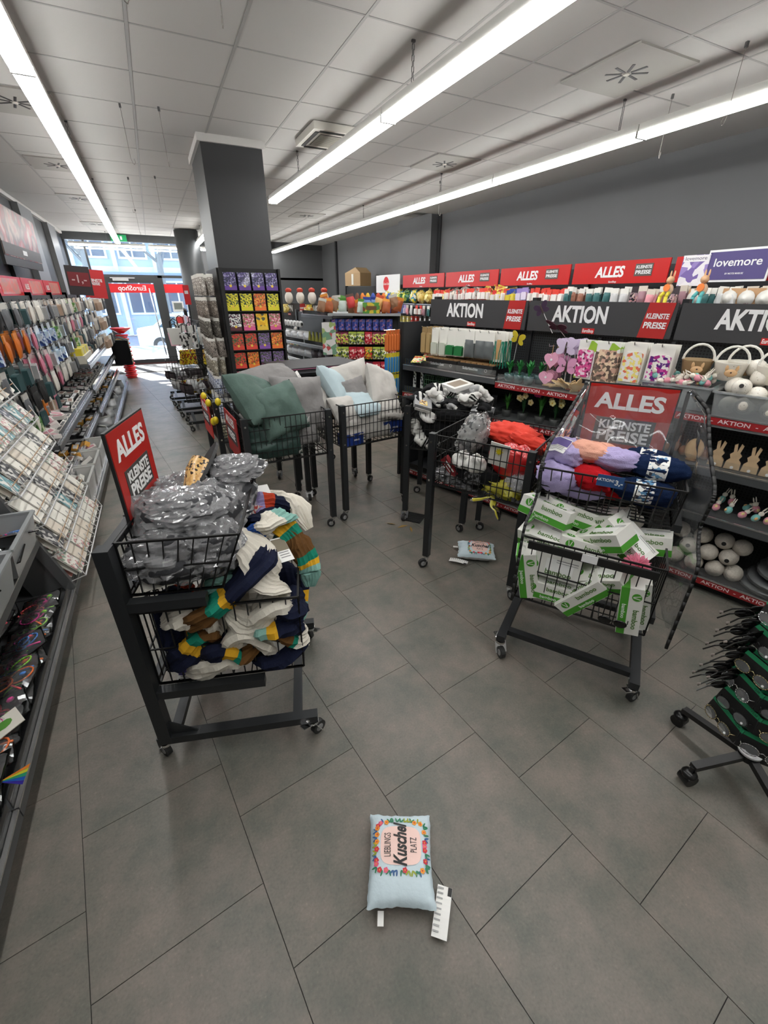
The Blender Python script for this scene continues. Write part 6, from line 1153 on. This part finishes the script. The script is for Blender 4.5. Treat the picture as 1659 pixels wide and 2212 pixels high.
for Y in [ .62+.075*i for i in range(25)]:
    for j in range(2):
        g = r.randrange(5); TK[g].put(LG(Y, .12+.17*j, .165+.02*j+.01*(n%3)), rot=(-.25+r.uniform(-.12,.12), r.uniform(-.2,.2), LG.rz+r.uniform(-.4,.4)+PI/2*(n%2)), label='black toy pack with %s coils, near base tray, %s %s' % (NN[g], ORD[(n//2)%20], ['front','rear'][j]+(' near' if n//2 < 5 else '')), group='neon toy packs %d' % (n//5)); n += 1
for i, (Y, y, m) in enumerate([(1.56,.08,'green creature'),(1.60,.2,'round green picture')]):
    t = thing('toy_card', 'white card with a %s on the near base tray' % m, 'card', LG(Y,y,.215), rot=(-.2,.1,LG.rz+.5-i)); MB().box((0,0,0),(.11,.13,.003),C(228,222,210)).obj('card', t); MB().ell((0,-.01,.003),(.025,.03,.002),C(90,150,60),10,5).obj('picture', t); MB().box((0,.05,.003),(.05,.014,.002),C(200,90,60)).obj('header', t)
t = thing('rainbow_streamer', 'shiny rainbow streamer fan sticking out of the near base tray', 'toy', LG(1.33,.04,.20), rot=(0,-.2,LG.rz-1.9)); b = MB()
for k, c in enumerate([(60,50,150),(40,90,180),(50,150,110),(200,200,60),(225,130,50)]): b.add([(0,0,0),(.10,-.03+.012*k,.004*k),(.10,-.018+.012*k,.004*k+.003)], [(0,1,2)], C(*c,rough=.25))
b.obj('streamers', t)
for i in range(10):
    TK[i%5].put(LG(2.20+.07*(i%4) if i < 6 else 1.80+.06*(i%3), .12+.08*(i%3), .57+.022*(i//2)), rot=(r.uniform(-.4,.2), r.uniform(-.3,.3), LG.rz+r.uniform(-.8,.8)), label='black toy pack with %s coils inside a grey tote, %s' % (NN[i%5], ORD[i]))
# garments, red spiral and the stand near the door
for i in range(6): 
    t = thing('hanging_garment', '%s garment hanging at the end of the left shelves, %s' % ([('black'),('black'),('grey'),('black'),('white'),('lime edged')][i], ORD[i]), 'garment', LG(9.72+.07*i, -.02, .86), rot=(0,0,LG.rz+1.3)); b = MB(); b.grid(lambda u, v, i=i: Vector(((u-.5)*.30, .02*nz((u*6,v*3,i)), -.42*v)), 10, 6, [BC,BC,GYC,BC,WCN,C(200,215,60)][i]); b.obj('fabric', t, smooth=True); MB().tube([(-.14,0,0),(0,0,.05),(.14,0,0)],.005,C(60),5).obj('hanger', t)
t = thing('red_spiral_stand', 'tall red spiral plastic stand by the shop door', 'display stand', (-.72,11.1,0)); b = MB()
for k in range(22): b.lathe([(.0,.04*k+.0),(.10+.02*(k%2),.04*k+.005),(.10+.02*(k%2),.04*k+.03),(0,.04*k+.035)], C(225,30,35,rough=.3), 14)
b.obj('rings', t, kind='stuff'); MB().lathe([(.0,.89),(.05,.89),(.19,.98),(.20,1.0),(.16,1.0),(.0,.95)],C(215,40,45,rough=.3),20).obj('dish', t, smooth=True)
# ---------------------------------------------------------------- far carts by the aisle
fc = [((.70,6.72),'nearest of the far carts, with yellow packs'),((.62,7.58),'second far cart, with black handled bags'),((.55,8.42),'third far cart, close to the shop window')]
for i, ((x, y), l) in enumerate(fc): tiered_cart((x, y, 0), PI, 'dark tiered wire cart, %s' % l)
YP = Kit(lambda: (lambda t: (MB().box((0,0,.09),(.06,.07,.18),printed('yellow_black_pack',[(215,190,50),(60,50,40),(225,205,60),(150,40,35),(210,185,45)],60)).obj('pack', t), t)[-1])(thing('yellow_pack','x','packet')))
for i in range(14): YP.put(cloc((fc[0][0],PI),(.14+.07*(i%6),.05+.10*(i//6),.40 if i < 9 else .80)), rot=(0,.1*(i%3),i*.5), label='yellow and black pack in the nearest far cart, %s' % ORD[i])
for q, c0 in enumerate(fc):
    for i in range(6): GB[(i+q)%2].put(cloc((c0[0],PI),(.12+.18*(i%3),.14+.26*(i//3),.52 if q else .60)), rot=(.2,.1,i*1.1), label='%s in the %s far cart, %s' % (['silvery wrapped bag','dark net bag'][(i+q)%2], ORD[q], ORD[i]))
def tote(c, h=.21):
    def build():
        t = thing('tote_bag','x','bag'); MB().prism([(-.075,0),(.075,0),(.09,h),(-.09,h)],.05,c,Matrix.Rotation(PI/2,3,'X')).obj('bag', t); MB().tube([(-.05,0,h),(-.045,0,h+.09),(0,0,h+.12),(.045,0,h+.09),(.05,0,h)],.006,BLK,5).obj('handle', t); return t
    return build
TBG = [Kit(tote(C(215,215,210))), Kit(tote(printed('bw_tote',[(225,225,222),(40,40,42),(220,220,218)],30))), Kit(tote(C(235,190,205),.18)), Kit(tote(C(150,185,195),.18))]
for i in range(12): TBG[(0,1,1,0,2,3)[i%6]].put((.20+.12*(i%4), 7.0+.45*(i//4), .95+.06*(i%3 == 0)), rot=(0,0,i*.7), label='%s bag with handles above the far carts, %s' % (['white','striped black and white','striped black and white','white','pink','blue grey'][i%6], ORD[i]))
t = thing('gift_bag_rack', 'dark rack of pastel gift bags before the round pillar', 'rack', (.62,9.4,0), -PI/2+.2); MB().b2((-.5,.0,0),(.5,.04,1.2),DARK).obj('back_panel', t); MB().b2((-.5,-.3,.0),(.5,.04,.1),DARK).obj('base', t)
for i in range(8): TBG[(2,3,2,3)[i%4]].put((.50-.07*(i//4), 8.95+.27*(i%4), 1.10-.36*(i//4)), rot=(0,0,-PI/2), label='%s gift bag on the rack before the round pillar, %s' % (['pink','blue grey','pink','blue grey'][i%4], ORD[i]))
t = thing('red_flag_sign', 'narrow red sign standing before the round pillar', 'sign', (.55,8.9,1.62), rot=(0,0,-.4)); MB().box((0,0,0),(.10,.01,.30),C(195,35,40)).obj('board', t); MB().box((0,-.006,.04),(.06,.003,.05),C(215)).obj('label', t); MB().cyl((0,0,-1.62),(0,0,-.15),.012,DARK,8).obj('pole', t)
for i, z in enumerate((1.34,1.02,.72)): 
    t = thing('window_notice', 'white notice on the glass right of the door, %s from the top' % ORD[i], 'notice', (.56,Y1-.0,z)); MB().box((0,0,0),(.26,.006,.24),C(228,230,230)).obj('sheet', t); MB().box((0,-.004,.01),(.19,.003,.15),[C(120,125,120),C(190,50,50),C(130,140,150)][i]).obj('print', t)
# ---------------------------------------------------------------- glasses stand
GS = Vector((1.70,.325,0)); t = thing('glasses_stand', 'black rolling stand with five legs hung with reading glasses', 'stand', GS)
MB().cyl((0,0,.10),(0,0,1.0),.018,BLK,16).obj('pole', t, smooth=True); MB().cyl((0,0,.115),(0,0,.122),.038,WHT,24).obj('white_collar', t); MB().cyl((0,0,.085),(0,0,.115),.034,C(30),20).obj('hub', t)
for k in range(5):
    a = math.radians(90+72*k+2); d = Vector((math.cos(a), math.sin(a), 0)); MB().bar(d*.02+Vector((0,0,.10)), d*.235+Vector((0,0,.085)), .028, C(24,rough=.35), .022).obj('leg', t)
    c = MB().cyl(d*.235+Vector((0,0,.05)), d*.235+Vector((0,0,.085)), .008, C(30), 8).obj('caster', t); MB().cyl(d*.235+Vector((-d.y,d.x,0))*-.022+Vector((0,0,.025)), d*.235+Vector((-d.y,d.x,0))*.022+Vector((0,0,.025)), .026, C(14,rough=.3), 18).obj('wheel', c, smooth=False); MB().ell(d*.235+Vector((0,0,.045)), (.028,.028,.018), C(16,rough=.3), 12, 6).obj('hood', c, smooth=True)
for j, z in enumerate((.30,.45,.60,.75,.90)): MB().tube([(.10*math.cos(q), .10*math.sin(q), z) for q in [i*PI/8 for i in range(17)]], .003, C(60), 5).obj('wire_ring', t)
def specs(fc_, green=True):
    def build():
        t = thing('reading_glasses','x','glasses'); MB().box((0,0,0),(.145,.003,.062),C(24,rough=.4)).obj('card', t); MB().box((0,-.0022,.026),(.145,.0025,.014),C(22,130,85)).obj('green_strip', t)
        text('+2,50', .010, C(10,60,40), t, (.045,-.0037,.026), bold=.01)
        b = MB()
        for s in (-1,1): b.tube([(s*.034+.026*math.cos(q), -.018, -.016+.017*math.sin(q)) for q in [i*PI/8 for i in range(17)]], .0016, fc_, 5)
        b.tube([(-.009,-.018,-.012),(0,-.020,-.006),(.009,-.018,-.012)],.0016,fc_,5)
        b.obj('frame', t, smooth=True, kind='stuff')
        for s in (-1,1): MB().tube([(s*.060,-.018,-.008),(s*.064,.04,-.006),(s*.060,.10,-.012),(s*.056,.12,-.03)],.002,fc_,5).obj('temple', t, smooth=True)
        MB().ell((-.034,-.018,-.016),(.025,.001,.016),CLB,14,6).ell((.034,-.018,-.016),(.025,.001,.016),CLB,14,6).obj('lens', t, kind='stuff', smooth=True); MB().cyl((.045,-.0205,-.022),(.045,-.0195,-.022),.004,WHT,10).obj('sticker', t); return t
    return build
SPK = [Kit(specs(C(14,rough=.2))), Kit(specs(M('silver_rim',(.5,.5,.5),.2,1.))), Kit(specs(M('gold_rim',(.45,.38,.22),.2,1.)))]; SPN = ['black rimmed','silver rimmed','gold rimmed']
for j, z in enumerate((.30,.385,.47,.56,.66,.76)):
    for q in range(3):
        for d in range(2):
            a = math.radians(200-46*(q-1)+8*(j%2)); rad = .165-.03*d; p = GS+Vector((math.cos(a)*rad, math.sin(a)*rad, z+.02*q*0))
            SPK[(j+q+d)%3].put(p, rot=(-.32,.0,a+PI/2), label='%s reading glasses on a green topped card, %s tier, %s side' % (SPN[(j+q+d)%3], ORD[j], ['front','left','rear'][q]), group='glasses tier %d side %d' % (j+1, q+1))
# dark glasses with long temples fanned out to the left
for j, z in enumerate((.44,.50,.58,.66,.72)):
    for q in range(2):
        a = math.radians(128+12*q+5*(j%2)); p = GS+Vector((math.cos(a)*.20, math.sin(a)*.20, z)); t = thing('sunglasses', 'dark folded sunglasses fanned out left of the stand, %s tier, %s' % (ORD[j], ['upper','lower'][q]), 'glasses', p, rot=(0,.3,a))
        MB().ell((-.03,0,0),(.028,.004,.018),C(12,rough=.1),12,6).ell((.01,.02,0),(.028,.004,.018),C(12,rough=.1),12,6).obj('lens', t, kind='stuff', smooth=True); MB().tube([(-.02,0,.008),(.04,.01,.010),(.075,.016,-.006)],.0025,C(14,rough=.2),5).obj('temple', t); MB().tube([(.0,.02,.004),(.05,.03,.004),(.085,.034,-.012)],.0025,C(14,rough=.2),5).obj('temple', t); MB().box((.07,.016,0),(.010,.003,.007),C(150,140,135)).obj('tag', t)

# ---------------------------------------------------------------- labels: packs that hang one behind the other say which
def finish_labels():
    by = {}
    for o in bpy.data.objects:
        if o.parent is None and 'label' in o and o.name.split('.')[0] != 'bunny_figure': by.setdefault(o['label'], []).append(o)
    for l, os in by.items():
        if len(os) < 2: continue
        os.sort(key=lambda o: (o.location-Vector((0,0,1.65))).length); room = 16-len(l.split())
        if room >= 2:
            for k, o in enumerate(os): o['label'] = l+[' in front',' second back',' third back',' fourth back',' fifth back',' sixth back'][min(k,5)]
finish_labels()
